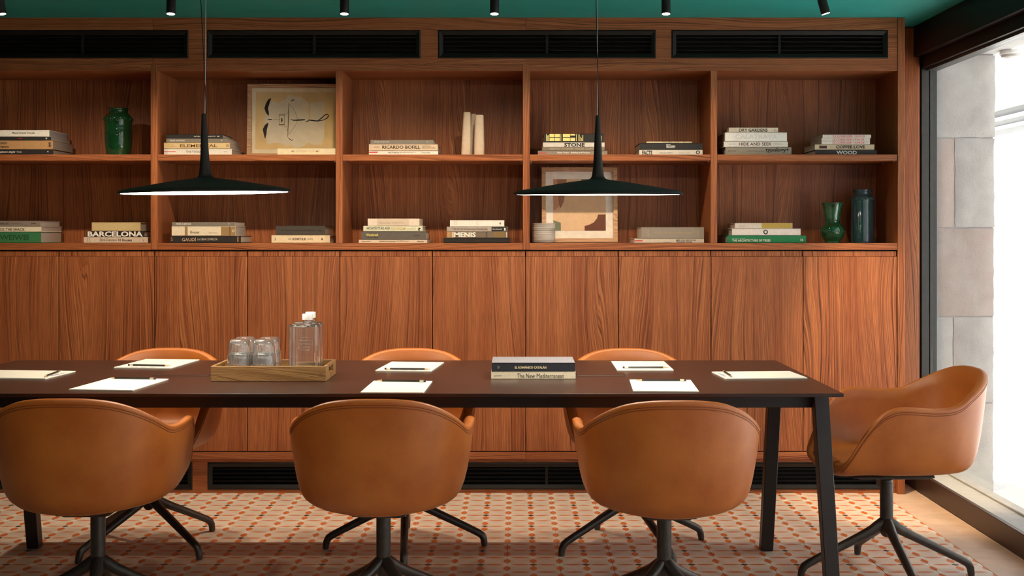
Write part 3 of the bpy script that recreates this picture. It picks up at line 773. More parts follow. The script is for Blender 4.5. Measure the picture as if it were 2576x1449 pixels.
stack(U, [
 dict(r=(-40, 133.6, 376), c=BLK, d=.27, l='thin black book at the bottom of the upper left stack, left of the green jar', t=[('quitectura singular', TXW, 0, 39, 379.5, 385.5, 1), ('Works', TXW, 42, 54.5, 379.8, 384.2), ('1', TXW, 119, 122, 380, 383)]),
 dict(r=(-40, 133.5, 353), c=srgb(176, 136, 92), d=.27, l='thick brown cloth book, second from the bottom left of the green jar', t=[('cours', TXT, -2, 17, 357.5, 363, 1), ('rizons', TXT, -2, 22, 366, 371.5, 1), ('HHH', TXT, 122, 128.5, 358, 369.5, 2, 'vert')]),
 dict(r=(-40, 128, 344.2), c=BLK, d=.25, h=False, l='slim black paperback with a small white W, under the white book', t=[('W', TXW, 114.5, 119, 345.8, 351, 2), ('OPEN', RED, 46, 56, 346.8, 349.8, 1)]),
 dict(r=(-40, 124, 326.8), c=WHT, d=.25, l='white book on top of the upper left stack, left of the green jar', t=[('Miquel Alvarez Trincado', TXT, 31.5, 88.5, 331.8, 338, 1)])])
stack(U, [
 dict(r=(412.5, 583, 374), c=WHT, l='white book with a red line, lowest in the stack behind the left pendant stem', t=[('THE TOUCH', TXT, 468, 508, 379, 384), ('gestalten', TXT, 563, 572, 380.3, 382.6)], b=[(412.6, 442, 380.6, 382.2, RED)]),
 dict(r=(412.5, 578, 358.8), c=srgb(216, 190, 140), l='tan book with square brown capitals, second in the stack behind the pendant stem', t=[('ELEMENTAL', srgb(110, 74, 34), 453, 546.5, 363, 370.2, 1), ('Alejandro', srgb(130, 96, 54), 421.5, 437, 363.5, 365.5), ('Aravena', srgb(130, 96, 54), 421.5, 441, 367, 369), ('O', srgb(110, 74, 34), 569, 575.5, 363.5, 369.5, 1)]),
 dict(r=(418, 573.5, 348.4), c=srgb(126, 118, 108), d=.22, h=False, l='grey cloth book with small white capitals, third in the stack behind the pendant stem', t=[('PETER ZUMTHOR', TXW, 427.8, 465, 352, 355.5, 1), ('v', TXW, 555.8, 559.6, 351.8, 354.8, 1)]),
 dict(r=(418, 560, 337.8), c=BLK, d=.22, l='black book on top of the stack behind the pendant stem', t=[('Max Dudler', TXW, 488, 504, 341.5, 345), ('Hambach', TXW, 506.5, 530, 341.5, 344.5), ('SPACES', TXW, 529.5, 542, 341.7, 344.3), ('oo', TXW, 546, 552, 341.6, 344.4, 2)])])
book((698, 848, 373), U, 0.10, srgb(226, 214, 182), 'thin cream book lying in front of the framed bow print', [('MODERN FORMS', srgb(208, 194, 158), 733, 806, 376.5, 383, 1)])
stack(U, [
 dict(r=(928, 1102, 379.2), c=WHT, l='thin white book with a red dash, lowest in the stack left of the cream vases', t=[('HANS SCHAROUN', TXT, 976, 1004, 382.5, 385.5, 1), ('BUILDINGS AND PROJECTS', TXT, 1006.5, 1046, 382.5, 385.5), ('Carsten Krohn', TXT, 1060, 1081, 382, 385.6)], b=[(928.4, 950, 382, 384.4, RED)]),
 dict(r=(928, 1101, 362.4), c=srgb(206, 184, 158), l='beige book with large black capitals, in the stack left of the cream vases', t=[('RICARDO BOFILL', TXT, 961.5, 1057, 366, 374.5, 1), ('VISIONS OF', TXT, 1061.5, 1084, 366, 369.4), ('ARCHITECTURE', TXT, 1061.5, 1094, 370.6, 373.8), ('gestalten', TXT, 940, 955, 368.5, 371.5)]),
 dict(r=(932, 1089.8, 351.8), c=srgb(122, 116, 108), d=.22, h=False, l='grey cloth book on top of the stack left of the cream vases', t=[('PETER ZUMTHOR', srgb(190, 184, 172), 942, 980, 355.3, 358.8, 1), ('w', srgb(190, 184, 172), 1073, 1077, 355.5, 358, 1)])])
stack(U, [
 dict(r=(1353, 1528, 379), c=srgb(138, 128, 118), l='grey brown book with white lettering, lowest in the stack behind the right pendant stem', t=[('Walter Gropius', TXW, 1401, 1432, 381.8, 387, 1), ('Buildings and Projects', TXW, 1436, 1484, 381.8, 387, 1), ('Carsten Krohn', srgb(180, 172, 160), 1488, 1518, 382.5, 387)], b=[(1353.4, 1374, 383.8, 386, RED)]),
 dict(r=(1364, 1521, 370.6), c=srgb(120, 108, 94), d=.22, h=False, l='slim brown book with pale spaced capitals, second in the stack behind the right pendant stem', t=[('THINGS THAT GO TOGETHER', srgb(206, 192, 166), 1382, 1442, 373.2, 376.4), ('MICHAEL ANASTASSIADES', srgb(206, 192, 166), 1448, 1514, 373.2, 376.4)]),
 dict(r=(1366, 1521, 358), c=srgb(206, 200, 192), d=.22, l='light grey book titled STONE in big black capitals', t=[('STONE', TXT, 1419, 1471, 359.6, 369.2, 2)]),
 dict(r=(1368, 1519, 336.2), c=BLK, d=.21, l='thick black book with pale yellow window shapes on its spine', b=[(a, b_, c, d, srgb(238, 216, 136)) for a, b_, c, d in (
     (1374, 1375.6, 337, 355), (1376.6, 1377.8, 341, 355), (1379, 1380.8, 340, 355), (1382.4, 1394.8, 337, 345), (1396, 1408.4, 337, 345), (1382.4, 1394.8, 346.5, 354.6), (1396, 1408.4, 346.5, 354.6), (1410.4, 1411.6, 337, 355),
     (1416, 1434, 337, 345), (1435, 1447, 337, 341), (1416, 1434, 346.5, 354.6), (1435, 1447, 346.5, 354.6), (1449.4, 1450.6, 337, 355), (1455.5, 1457.8, 338, 355), (1460, 1461.4, 344, 355), (1462.6, 1463.8, 347, 355), (1465.4, 1467, 340, 355), (1512, 1513.6, 342, 355))])])
stack(U, [
 dict(r=(1608, 1767.5, 376.8), c=srgb(216, 212, 204), l='white book titled FACTS lying on the upper shelf right of the pendant stem', t=[('FACTS', TXT, 1615.5, 1641, 378.6, 389.6, 2), ('Josep Lluis Mateo', srgb(70, 66, 64), 1659, 1692, 382.2, 387.4), ('Conversation W. Lootsma', srgb(70, 66, 64), 1705, 1736, 381.8, 383.6), ('& Further Buildings', srgb(70, 66, 64), 1705, 1736, 385.4, 387.4), ('O', TXT, 1750, 1761, 378.5, 387.8, 2)]),
 dict(r=(1609, 1767, 359.8), c=BLK, d=.25, l='thick black book with small white stacked lettering above the FACTS book', t=[('ISAAC', TXW, 1676, 1687, 362.6, 365.4, 1), ('DIEZ LA PRIMERA', TXW, 1676, 1699, 366, 369.2, 2), ('ARQUITECTE', TXW, 1676, 1697, 369.6, 372.8, 2)]),
 dict(r=(1626, 1740, 355.8), c=srgb(196, 180, 150), d=.20, h=False, l='very thin cream booklet on top of the black book', t=[('v - w - v v - w - v', TXT, 1668, 1738, 356.6, 358.8)])])
stack(U, [
 dict(r=(1825, 1991, 370), c=srgb(150, 142, 130), l='grey book with black lower case lettering, lowest below DRY GARDENS', t=[('typology+', TXT, 1925.5, 1985.5, 372.2, 384.2, 2), ('BRICKS', srgb(60, 56, 52), 1831, 1851, 378.5, 381), ('A Catalogue of Forms and Houses', srgb(60, 56, 52), 1878, 1922, 378.5, 381.6)]),
 dict(r=(1821, 1982, 355.8), c=WHT, l='white book titled HIDE AND SEEK in dark serif capitals', t=[('HIDE AND SEEK', srgb(84, 44, 44), 1859, 1941, 358.6, 366.2, 1), ('gestalten', srgb(110, 106, 102), 1834, 1849, 361, 364.4), ('The Architecture of', srgb(140, 136, 130), 1945, 1967, 360, 361.8), ('Cabins and Hide Outs', srgb(140, 136, 130), 1945, 1970, 362.6, 364.4)]),
 dict(r=(1824, 1979.5, 332.8), c=srgb(232, 230, 226), d=.25, l='thick white book with faint grey capitals under DRY GARDENS', t=[('CALATRAVA', srgb(216, 214, 212), 1849, 1956, 338, 349.5, 2)]),
 dict(r=(1834, 1957.5, 320.8), c=srgb(222, 210, 192), d=.2, l='small cream book titled DRY GARDENS on top of its stack', t=[('DRY GARDENS', TXT, 1859, 1931, 323.5, 331.5, 1), ('DANIEL', srgb(190, 178, 160), 1837.5, 1854, 323, 326.6, 1), ('NOLAN', srgb(190, 178, 160), 1837.5, 1854, 328.2, 331.6, 1), ('k', srgb(150, 140, 124), 1948, 1955, 325, 331)])])
stack(U, [
 dict(r=(2051, 2206, 377), c=srgb(48, 42, 42), l='dark book titled WOOD in big white capitals, nearest the window', t=[('WOOD', TXW, 2104, 2155.5, 379, 388.6, 2)]),
 dict(r=(2050, 2199.5, 363.2), c=srgb(214, 194, 164), d=.23, l='cream book titled COFFEE LOVE in heavy capitals', t=[('COFFEE LOVE', srgb(52, 26, 16), 2103, 2176, 365.6, 373.8, 2)], b=[(2061, 2080, 366.5, 373.5, srgb(60, 30, 24))]),
 dict(r=(2067, 2188.5, 355), c=srgb(226, 214, 204), d=.23, h=False, l='slim white book with red lettering, lowest of three alike above COFFEE LOVE', t=[('LE CORBUSIER', srgb(226, 122, 114), 2094.5, 2143, 356.4, 361.6, 1), ('1934-38', srgb(226, 122, 114), 2147, 2174, 356.4, 361.6, 1)]),
 dict(r=(2067, 2188.5, 347), c=srgb(226, 214, 204), d=.23, h=False, l='slim white book with red lettering, middle of three alike above COFFEE LOVE', t=[('LE CORBUSIER', srgb(226, 122, 114), 2094.5, 2143, 348.8, 354, 1), ('1929-34', srgb(226, 122, 114), 2147, 2174, 348.8, 354, 1)]),
 dict(r=(2069.5, 2191, 338.6), c=srgb(226, 214, 204), d=.23, h=False, l='slim white book with red lettering, topmost of three alike above COFFEE LOVE', t=[('LE CORBUSIER', srgb(226, 122, 114), 2097, 2145.5, 340.4, 345.8, 1), ('1910-29', srgb(226, 122, 114), 2149.5, 2176, 340.4, 345.8, 1)])])
# lower shelf
stack(Lw, [
 dict(r=(-40, 103, 583.4), c=srgb(52, 118, 74), d=.27, l='thick green book with dark green capitals at the left edge of the lower shelf', t=[('WEIWEI', srgb(28, 78, 44), 0, 72, 590.5, 603.5, 1)]),
 dict(r=(-40, 104, 569.8), c=srgb(226, 216, 192), d=.27, l='white book with dark capitals on the thick green book at the left edge', t=[('CK THE SHACK', srgb(84, 72, 44), 0, 62.5, 573.6, 580.8, 1)]),
 dict(r=(-40, 101, 555.2), c=srgb(136, 122, 112), d=.26, l='grey brown book on top of the stack at the left edge of the lower shelf', t=[('ARCHITECTS', TXT, -18, 21.5, 560.4, 564.8, 1), ('SHIFT AND SPACE', srgb(90, 78, 72), 27, 56, 560.8, 564), ('jovis', TXT, 78.5, 90, 560, 565, 1)])])
stack(Lw, [
 dict(r=(210.5, 372, 596.2), c=srgb(206, 190, 172), d=.24, Y=5.87, l='beige book below the BARCELONA book', t=[('Dirk Denison', TXT, 251.5, 293.5, 600, 606.6), ('10 Houses', TXT, 297.5, 332, 600.4, 607, 1), ('Y', TXT, 358, 363, 602, 607)], b=[(220.5, 221.4, 598, 608, srgb(90, 80, 74)), (224.5, 225.4, 598, 608, srgb(90, 80, 74))]),
 dict(r=(217.5, 363, 581.6), c=srgb(30, 26, 26), d=.24, Y=5.87, l='dark book titled BARCELONA in huge white capitals', t=[('BARCELONA', TXW, 220.5, 359.5, 582, 595.4, 2)]),
 dict(r=(231, 353.5, 559.2), c=srgb(196, 174, 126), d=.22, Y=5.87, l='thick plain tan cloth book on top of the BARCELONA book')])
stack(Lw, [
 dict(r=(427.5, 606, 593.2), c=srgb(30, 26, 24), l='black book with gold and white lettering on the lower shelf under the left pendant', t=[('GAUDÍ', srgb(214, 184, 150), 458, 493, 596.8, 606.8), ('LA OBRA COMPLETA', srgb(206, 196, 186), 497, 547, 599.4, 604.6), ('a b', srgb(190, 140, 70), 430.5, 435.5, 597, 606, 1, 'vert'), ('TASCHEN', srgb(206, 160, 90), 597, 600, 594.6, 608.6, 2, 'vert')]),
 dict(r=(432, 592.5, 569), c=srgb(220, 208, 184), d=.23, l='thick white book with brown bands on the lower shelf under the left pendant', t=[('Breuer', srgb(92, 76, 52), 479, 502.5, 580.5, 587.4), ('Robert McCarter', srgb(120, 104, 80), 525, 547, 584.2, 587), ('O', srgb(226, 216, 196), 583.5, 590.5, 577.5, 584, 1)], b=[(465, 472, 569.8, 592.8, srgb(150, 120, 78)), (556, 592, 569.8, 592.8, srgb(150, 120, 78)), (577.6, 578.8, 569.6, 592.9, srgb(176, 150, 106))]),
 dict(r=(433, 590, 558.8), c=srgb(122, 114, 104), d=.22, h=False, l='grey cloth book with white capitals on top of the brown banded book', t=[('PETER ZUMTHOR', TXW, 443, 481, 561.8, 565.4, 1), ('v', TXW, 574, 578, 562.4, 564.6, 1)])])
stack(Lw, [
 dict(r=(683, 830, 591.4), c=srgb(222, 204, 172), l='cream book with a small black triangle, under a dark grey book on the lower shelf', t=[('THE', srgb(90, 74, 54), 724, 732, 599.6, 603.2), ('KINFOLK', srgb(60, 48, 36), 736, 771, 598, 604.4, 1), ('HOME', srgb(90, 74, 54), 774, 787, 599.6, 603.2), ('A', TXT, 807.5, 813, 598.4, 604.4, 2), ('w', srgb(120, 104, 84), 691, 694, 597, 606, 0, 'vert')]),
 dict(r=(693.5, 818, 567.6), c=srgb(66, 60, 54), d=.24, l='thick dark grey book with tiny black lettering on the cream book', t=[('Ohno Architects Logic, Selected Projects  1982 - 2016', srgb(26, 22, 20), 708, 791, 577.2, 582), ('MC', srgb(26, 22, 20), 803, 809, 578, 581.6, 1)])])
stack(Lw, [
 dict(r=(902.5, 1074, 603), c=srgb(206, 190, 170), d=.25, h=False, l='thin cream book at the bottom of the four book stack on the lower shelf', t=[('ARINA DÄHNICK', srgb(70, 62, 56), 910, 933, 606, 608.4, 1), ('ARCHITECTURAL PORTRAITS', srgb(70, 62, 56), 953.5, 995.5, 605.8, 608.4, 1), ('The MIES Project', srgb(70, 62, 56), 998, 1028, 605, 608.8), ('edition cantz', srgb(70, 62, 56), 1048.5, 1066, 605.8, 608.6, 1)]),
 dict(r=(909, 1071.5, 582), c=srgb(92, 86, 80), d=.24, l='thick dark grey cloth book with yellow lettering in the four book stack', t=[('Wonderwall', srgb(222, 206, 120), 921.5, 951, 587.5, 594, 1), ('Case Studies', TXT, 921.5, 951.5, 594.6, 598.6), ('gestalten', srgb(40, 36, 34), 1041, 1055.5, 590.6, 594.8)]),
 dict(r=(914, 1063, 568), c=srgb(214, 214, 188), d=.23, l='pale green book with a black emblem in the four book stack', t=[('ARCHITECTURE AND', srgb(80, 78, 64), 921.5, 981, 571.6, 577.4, 1), ('SURREALISM', srgb(206, 184, 118), 983, 1019.5, 571.8, 577.6, 1), ('NEIL SPILLER', srgb(206, 192, 150), 1025, 1046, 573.6, 577), ('?', TXT, 1051, 1058.5, 572.6, 580, 2)]),
 dict(r=(925, 1055, 549.8), c=srgb(222, 206, 190), d=.22, h=False, l='pale pink paperback on top of the four book stack', t=[('Norman Foster', srgb(120, 110, 104), 954, 983, 558.5, 562.4), ('Talking and Writing', srgb(150, 138, 128), 985.5, 1015.5, 558.8, 562.8)], b=[(948, 1028.5, 550.6, 567.2, srgb(206, 186, 166))])])
stack(Lw, [
 dict(r=(1115, 1283.5, 598.4), c=srgb(20, 17, 16), d=.26, l='black book with faint upside down lettering, bottom of the stack left of the ceramic cup', t=[('Light', srgb(70, 54, 38), 1193, 1208, 603.4, 609, 0, 'flip')]),
 dict(r=(1124, 1278, 582.4), c=srgb(112, 98, 84), d=.24, l='patterned grey and brown book titled MENIS in white capitals', t=[('MENIS', TXW, 1142.5, 1197, 584, 596.6, 2)], b=[(1124.5, 1134, 583.2, 597.4, srgb(176, 140, 96)), (1136, 1142, 583.2, 597.4, srgb(206, 178, 140)), (1172, 1176, 583.2, 597.4, srgb(170, 140, 108)), (1222, 1226, 583.2, 597.4, srgb(84, 72, 62)), (1242, 1270, 583.2, 597.4, srgb(122, 100, 58)), (1273.5, 1274.6, 583.6, 597, TXW)]),
 dict(r=(1124, 1278, 570.2), c=srgb(168, 156, 146), d=.24, h=False, l='grey book with a black end and a white K, above the MENIS book', t=[('The Art of Architectural Daylighting', srgb(54, 48, 46), 1138, 1226.5, 573.4, 579.6), ('Mary Guzowski', TXW, 1239, 1262.5, 575, 578.4, 1), ('K', TXW, 1268, 1275, 573.4, 580.4, 2)], b=[(1236.5, 1277.4, 570.8, 581.6, BLK)]),
 dict(r=(1132, 1268.5, 553.8), c=srgb(230, 222, 214), d=.22, l='white book with tiny marks on top of the stack left of the ceramic cup', t=[('o', TXT, 1256, 1260.5, 559.4, 564.4, 1), ('WHITE', srgb(190, 184, 178), 1143, 1145, 556.5, 566.5, 0, 'vert'), ('HOUSE', srgb(190, 184, 178), 1147, 1149, 556.5, 566.5, 0, 'vert'), ('WHITE', srgb(190, 184, 178), 1197.5, 1199.5, 556.5, 566.5, 0, 'vert'), ('HOUSES', srgb(190, 184, 178), 1201.5, 1203.5, 556.5, 566.5, 0, 'vert')])])
stack(Lw, [
 dict(r=(1596, 1771, 600.2), c=srgb(206, 192, 176), l='cream book with a red dash lying right of the abstract picture', t=[('MIES VAN DER ROHE', TXT, 1701, 1750, 602.4, 606, 1), ('THE BUILT WORK', TXT, 1701, 1741, 606.8, 610.4, 1), ('Carsten Krohn', srgb(130, 120, 110), 1672, 1688, 608, 610.4)], b=[(1596.4, 1617, 604.4, 606.8, RED)]),
 dict(r=(1613.5, 1771, 571.2), c=srgb(144, 132, 120), d=.25, l='thick grey cloth book with fine gold lettering right of the abstract picture', t=[('LE VIOLLET LE DUC DANS LES TECHNIQUES BAROQUES', srgb(206, 178, 116), 1648, 1740, 584.4, 587.8), ('ROLAND', srgb(206, 178, 116), 1629, 1632, 577.5, 594, 0, 'vert'), ('PARIS', srgb(206, 178, 116), 1754.5, 1757.5, 579, 593, 0, 'vert')])])
stack(Lw, [
 dict(r=(1829.5, 2028, 592.2), c=srgb(20, 122, 74), d=.26, l='bright green book titled THE ARCHITECTURE OF TREES beside the green vases', t=[('THE ARCHITECTURE OF TREES', TXW, 1841.5, 1938, 602, 607.6, 1), ('Cesare Leonardi  Franca Stagi', TXW, 1841.5, 1874, 599, 601.2), ('C', TXW, 2013, 2016.5, 600.6, 606.6, 1), ('II', TXW, 2017.4, 2020, 600.8, 606.4, 2)]),
 dict(r=(1841.5, 2014, 574.8), c=srgb(224, 214, 208), d=.25, l='white book with a black ring on its spine, on the bright green book', t=[('O', TXT, 1920, 1932, 577.6, 589.6, 2)]),
 dict(r=(1849, 1993.5, 560.8), c=srgb(214, 202, 190), d=.22, l='half white half gold book on top of the stack beside the green vases', t=[('Fate and Redemption in Architecture', srgb(110, 96, 90), 1858, 1911, 564.8, 567), ('Tom Kovac', srgb(110, 96, 90), 1858, 1876, 568.2, 570.4)], b=[(1916, 1992.6, 561.4, 574.2, srgb(176, 148, 66))])])
# ------------------------------------------------------------------ vases and cup
def smooth_prof(P, n=5):
    """rounds a lathe profile (r, z) with a Catmull-Rom curve"""
    Q = [Vector((a, b_, 0)) for a, b_ in P]; out = []
    for i in range(len(Q) - 1):
        p0 = Q[max(i - 1, 0)]; p1 = Q[i]; p2 = Q[i + 1]; p3 = Q[min(i + 2, len(Q) - 1)]
        for k in range(n):
            u = k / n
            q = 0.5 * ((2 * p1) + (p2 - p0) * u + (2 * p0 - 5 * p1 + 4 * p2 - p3) * u * u + (3 * p1 - p0 - 3 * p2 + p3) * u ** 3)
            out.append((q.x, q.y))
    out.append((Q[-1].x, Q[-1].y)); return out
GLAZE = glazed('green_glaze', (0.004, 0.050, 0.016), (0.010, 0.120, 0.045))
GLAZE_D = glazed('deep_green_glaze', (0.003, 0.030, 0.010), (0.006, 0.062, 0.018))
GLAZE_B = glazed('blue_green_glaze', (0.018, 0.075, 0.068), (0.032, 0.060, 0.090))
CREAM_C = plain('cream_ceramic', (0.62, 0.50, 0.38), 0.7, 0, 0.06, 60, 0.08)
def vase(px, Y, zb, prof, mat, label, knobs=None, nm='vase'):
    x = PX(px, Y); e = empty(nm, (x, Y, zb), label=label, cat='vase')
    s = FPX / Y
    P = smooth_prof([(r / s, h / s) for r, h in prof])
    top = P[-1]
    inner = [(top[0] - .004, top[1] - .0005)] + [(max(r - .006, .004), z) for r, z in reversed(P) if z > .012 and z < top[1] - .004]
    obj('body', MB().lathe(P + inner, 56), mat, e, smooth=True, angle=80)
    if knobs:
        n, r, h, k = knobs
        mb = MB()
        for i in range(n):
            a = 2 * math.pi * (i + .5) / n
            mb.ball((r / s * math.cos(a), r / s * math.sin(a), h / s), k / s, 10, 7)
            # little pressed ring around each knob
            c = Vector((r / s * 0.985 * math.cos(a), r / s * 0.985 * math.sin(a), h / s)); t_ = Vector((-math.sin(a), math.cos(a), 0))
            mb.tube([c + t_ * (math.cos(q * math.pi / 6) * k * 1.7 / s) + Vector((0, 0, math.sin(q * math.pi / 6) * k * 1.7 / s)) for q in range(12)], 0.0022, 6, closed=True)
        obj('knob_band', mb, mat, e, smooth=True, angle=80)
    return e
vase(298, 5.96, U, [(a * .92, b_ * .965) for a, b_ in [(0, 0), (29, 0), (31, 2), (32, 10), (35, 30), (36, 60), (36, 80), (37, 92), (36.5, 100), (31, 108), (25.5, 113), (25, 118), (27, 122), (26.5, 125), (25, 125.5)]], GLAZE_D, 'glossy dark green jar with a knobbed shoulder on the upper shelf', (12, 33.6, 92.6, 3.2))
vase(2094, 5.98, Lw, [(0, 0), (18, 0), (19, 2), (20, 5), (26, 14), (29, 26), (28, 37), (21, 46), (17, 51), (17, 54), (18.5, 60), (21, 76), (25, 94), (26.8, 99), (26.5, 100.5), (25, 100.5)], GLAZE, 'small bright green vase with a flared neck and round belly', (12, 28.6, 29, 2.2))
vase(2170, 5.98, Lw, [(0, 0), (26, 0), (28, 2), (28.5, 8), (28.5, 50), (28.5, 100), (28.5, 109), (26, 116), (22, 121), (21.5, 126), (23.5, 131), (23.5, 133.5), (22, 134)], GLAZE_B, 'tall blue green glazed vase with a knobbed shoulder, nearest the window', (14, 28.0, 110, 2.4))
def cream_vase(pb, pt, wb, wt, ptop, Y, label):
    e = empty('cream_vase', (PX(pb, Y), Y, U), label=label, cat='vase', group='cream ceramic vases')
    s = FPX / Y; zt_ = PZ(ptop, Y) - U; mb = MB(); rings = []
    N = 24
    def ring(k, z, sh): return [mb.bm.verts.new((sh + k * sgp(math.cos(2 * math.pi * i / N), .62), 0.9 * k * sgp(math.sin(2 * math.pi * i / N), .62), z)) for i in range(N)]
    sh = (pt - pb) / s
    for u, f in ((0, .96), (.02, 1), (.3, 1.02), (.6, 1.0), (.85, .97), (.96, .95), (.99, .90), (1.0, .84)):
        k = ((wb * (1 - u) + wt * u) / 2) / s * f; rings.append(ring(k, zt_ * u, sh * u))
    for u in (.985, .9, .5, .1): k = ((wb * (1 - u) + wt * u) / 2) / s * .72; rings.append(ring(k, zt_ * u, sh * u))
    for a, b_ in zip(rings, rings[1:]):
        for i in range(N): mb.bm.faces.new((a[i], a[(i + 1) % N], b_[(i + 1) % N], b_[i]))
    mb.bm.faces.new(list(reversed(rings[0]))); mb.bm.faces.new(rings[-1])
    obj('body', mb, CREAM_C, e, smooth=True, angle=60)
cream_vase(1172.5, 1175, 25, 19, 282.5, 5.93, 'cream ceramic vase, leftmost and tallest of the three')
cream_vase(1192, 1192, 22, 15, 287, 6.02, 'cream ceramic vase half hidden behind its two taller neighbours')
cream_vase(1205.5, 1206, 26.5, 22.5, 289.5, 5.92, 'cream ceramic vase, rightmost of the three, nearest the upright')
# ceramic cup
Yc = 5.92; s = FPX / Yc
m, nt, b = nodes('banded_grey_ceramic'); g = NG(nt); v = g.obj(rand=False); sp = g.n('ShaderNodeSeparateXYZ'); nt.links.new(v, sp.inputs[0])
band = g.noise(g.xyz(g.m('MULTIPLY', sp.outputs[0], 6.0), g.m('MULTIPLY', sp.outputs[1], 6.0), g.m('MULTIPLY', sp.outputs[2], 110.0)), 1, 3)
nt.links.new(g.mix(g.rng(band, .38, .62, 0, 1), (0.27, 0.245, 0.22), (0.50, 0.465, 0.43)), b.inputs['Base Color']); b.inputs['Roughness'].default_value = 0.75
e = empty('ceramic_cup', (PX(1367.5, Yc), Yc, Lw), label='grey ribbed ceramic cup in front of the abstract picture', cat='cup')
P = [(0, 0), (.050, 0), (.0555, .003)] + [(.0567 + .0005 * math.sin(z * 620), z) for z in [.006 + .0022 * i for i in range(39)]] + [(.0572, .0950), (.055, .0965), (.052, .0945)] + [(.0515, .05), (.050, .010), (0.001, .008)]
obj('body', MB().lathe(P, 48), m, e, smooth=True, angle=60)

# ------------------------------------------------------------------ framed pictures
def frame_piece(mb, x0, x1, z0, z1, w, y0, d):
    """four mitred rails as separate shapes in one mesh"""
    o_ = [(x0, z0), (x1, z0), (x1, z1), (x0, z1)]; i_ = [(x0 + w, z0 + w), (x1 - w, z0 + w), (x1 - w, z1 - w), (x0 + w, z1 - w)]
    for k in range(4):
        q = (k + 1) % 4; mb.poly([(p[0], y0, p[1]) for p in (o_[k], o_[q], i_[q], i_[k])], d)
def art_shape(name, pts, mat, parent, y, T, thick=0.0003):
    mb = MB(); mb.poly([(T(p)[0], y, T(p)[1]) for p in pts], thick); return obj(name, mb, mat, parent)
def stroke(path, wid):
    """outline of a brush stroke with a width per point"""
    L_, R_ = [], []
    for i, p in enumerate(path):
        a = path[max(i - 1, 0)]; b_ = path[min(i + 1, len(path) - 1)]
        dx, dy = b_[0] - a[0], b_[1] - a[1]; l = math.hypot(dx, dy) or 1; w = wid[i] if isinstance(wid, list) else wid
        L_.append((p[0] - dy / l * w, p[1] + dx / l * w)); R_.append((p[0] + dy / l * w, p[1] - dx / l * w))
    return L_ + R_[::-1]
def strokes(name, items, mat, parent, y, T):
    mb = MB()
    for path, wid in items:
        q = stroke(path, wid); n = len(q) // 2
        vs = [mb.bm.verts.new((T(p)[0], y, T(p)[1])) for p in q]
        for i in range(n - 1): mb.bm.faces.new((vs[i], vs[i + 1], vs[2 * n - 2 - i], vs[2 * n - 1 - i]))
    for f in mb.bm.faces:
        f.normal_update()
    me = bpy.data.meshes.new(name); mb.bm.to_mesh(me); mb.bm.free(); return obj(name, me, mat, parent)
PICT_GLASS = thin_glass(); PICT_GLASS.name = 'picture_glass'
YP = 6.04; LEAN = 3.0
e = empty('framed_print', (PX(742, YP), YP, U), label='framed print of black brush strokes and a bow on a cream ground', cat='picture')
def T1(p): return PX(p[0], YP) - e.location.x, PZ(p[1], YP) - U
x0, x1 = PX(622, YP) - e.location.x, fx(845) - 0.003 - e.location.x; z1 = PZ(211.5, YP) - U; w = 9.5 * YP / FPX
mb = MB(); frame_piece(mb, x0, x1, 0.0, z1, w, -0.012, 0.024); obj('frame', mb, OAK, e)
obj('mat', MB().box(x0 + w, x1 - w, 0.004, 0.008, w, z1 - w), plain('ivory_mat', srgb(240, 228, 200), 0.85), e)
WASH = plain('ochre_wash', srgb(236, 206, 150), 0.85, 0, 0.1, 12); PALE = plain('pale_paint', srgb(234, 222, 198), 0.8, 0, 0.05, 30); INKB = plain('brush_ink', srgb(34, 28, 24), 0.7); SEPIA = plain('sepia_ink', srgb(120, 96, 64), 0.8)
obj('sheet', MB().poly([(PX(641, YP) - e.location.x, .0034, PZ(376, YP) - U), (x1 - w - .004, .0034, PZ(376, YP) - U), (x1 - w - .004, .0034, PZ(231, YP) - U), (PX(642, YP) - e.location.x, .0034, PZ(231, YP) - U)], .0005), WASH, e)
art_shape('painted_ground', [(670, 360), (669, 345), (664, 300), (668, 280), (676, 262), (684, 254), (696, 258), (706, 255), (716, 250), (722, 244), (719, 240), (728, 238), (740, 241), (756, 244), (764, 250), (772, 256), (776, 262), (773, 276), (776, 290), (774, 304), (780, 298), (779, 262), (784, 256), (812, 254), (816, 258), (815, 345), (808, 364), (790, 365), (774, 358), (764, 368), (752, 371), (738, 372), (733, 364), (722, 368), (706, 360), (690, 360), (676, 362)], PALE, e, .0029, T1)
strokes('brush_strokes', [([(680, 247), (675, 252), (671, 262), (668, 272), (671, 282), (674, 290)], [1, 3.2, 4.4, 4.6, 3.8, 1.2]), ([(673, 309), (669, 316), (665, 326), (666, 338), (666, 348)], [1, 4, 5.2, 3.4, .8]),
    ([(672, 301), (680, 300.5), (684, 300.8)], [1, 1.4, .6]), ([(729, 300), (737, 302.5), (750, 302), (766, 301)], [.5, 1.2, 1.8, 1.4]), ([(768, 307), (773, 305), (776, 302), (786, 303), (798, 304.5), (806, 303)], [.6, 1.4, 1.2, 1.6, 1.5, 1.0]),
    ([(798, 304), (808, 297), (816, 289), (823, 287), (825.5, 291), (822, 297), (812, 302), (803, 304)], [1, 1.4, 1.2, 1.1, 1.3, 1.2, 1.0, .6]), ([(730, 255), (734, 251.5), (738, 250.5), (739, 252)], [.6, 1.3, .9, .5]), ([(723, 346), (729, 351), (734, 354), (736, 351), (733, 349)], [.5, .9, .8, .6, .4]), ([(707.5, 296), (708, 302), (707.5, 308)], [.8, 1.9, .8])], INKB, e, .0026, T1)
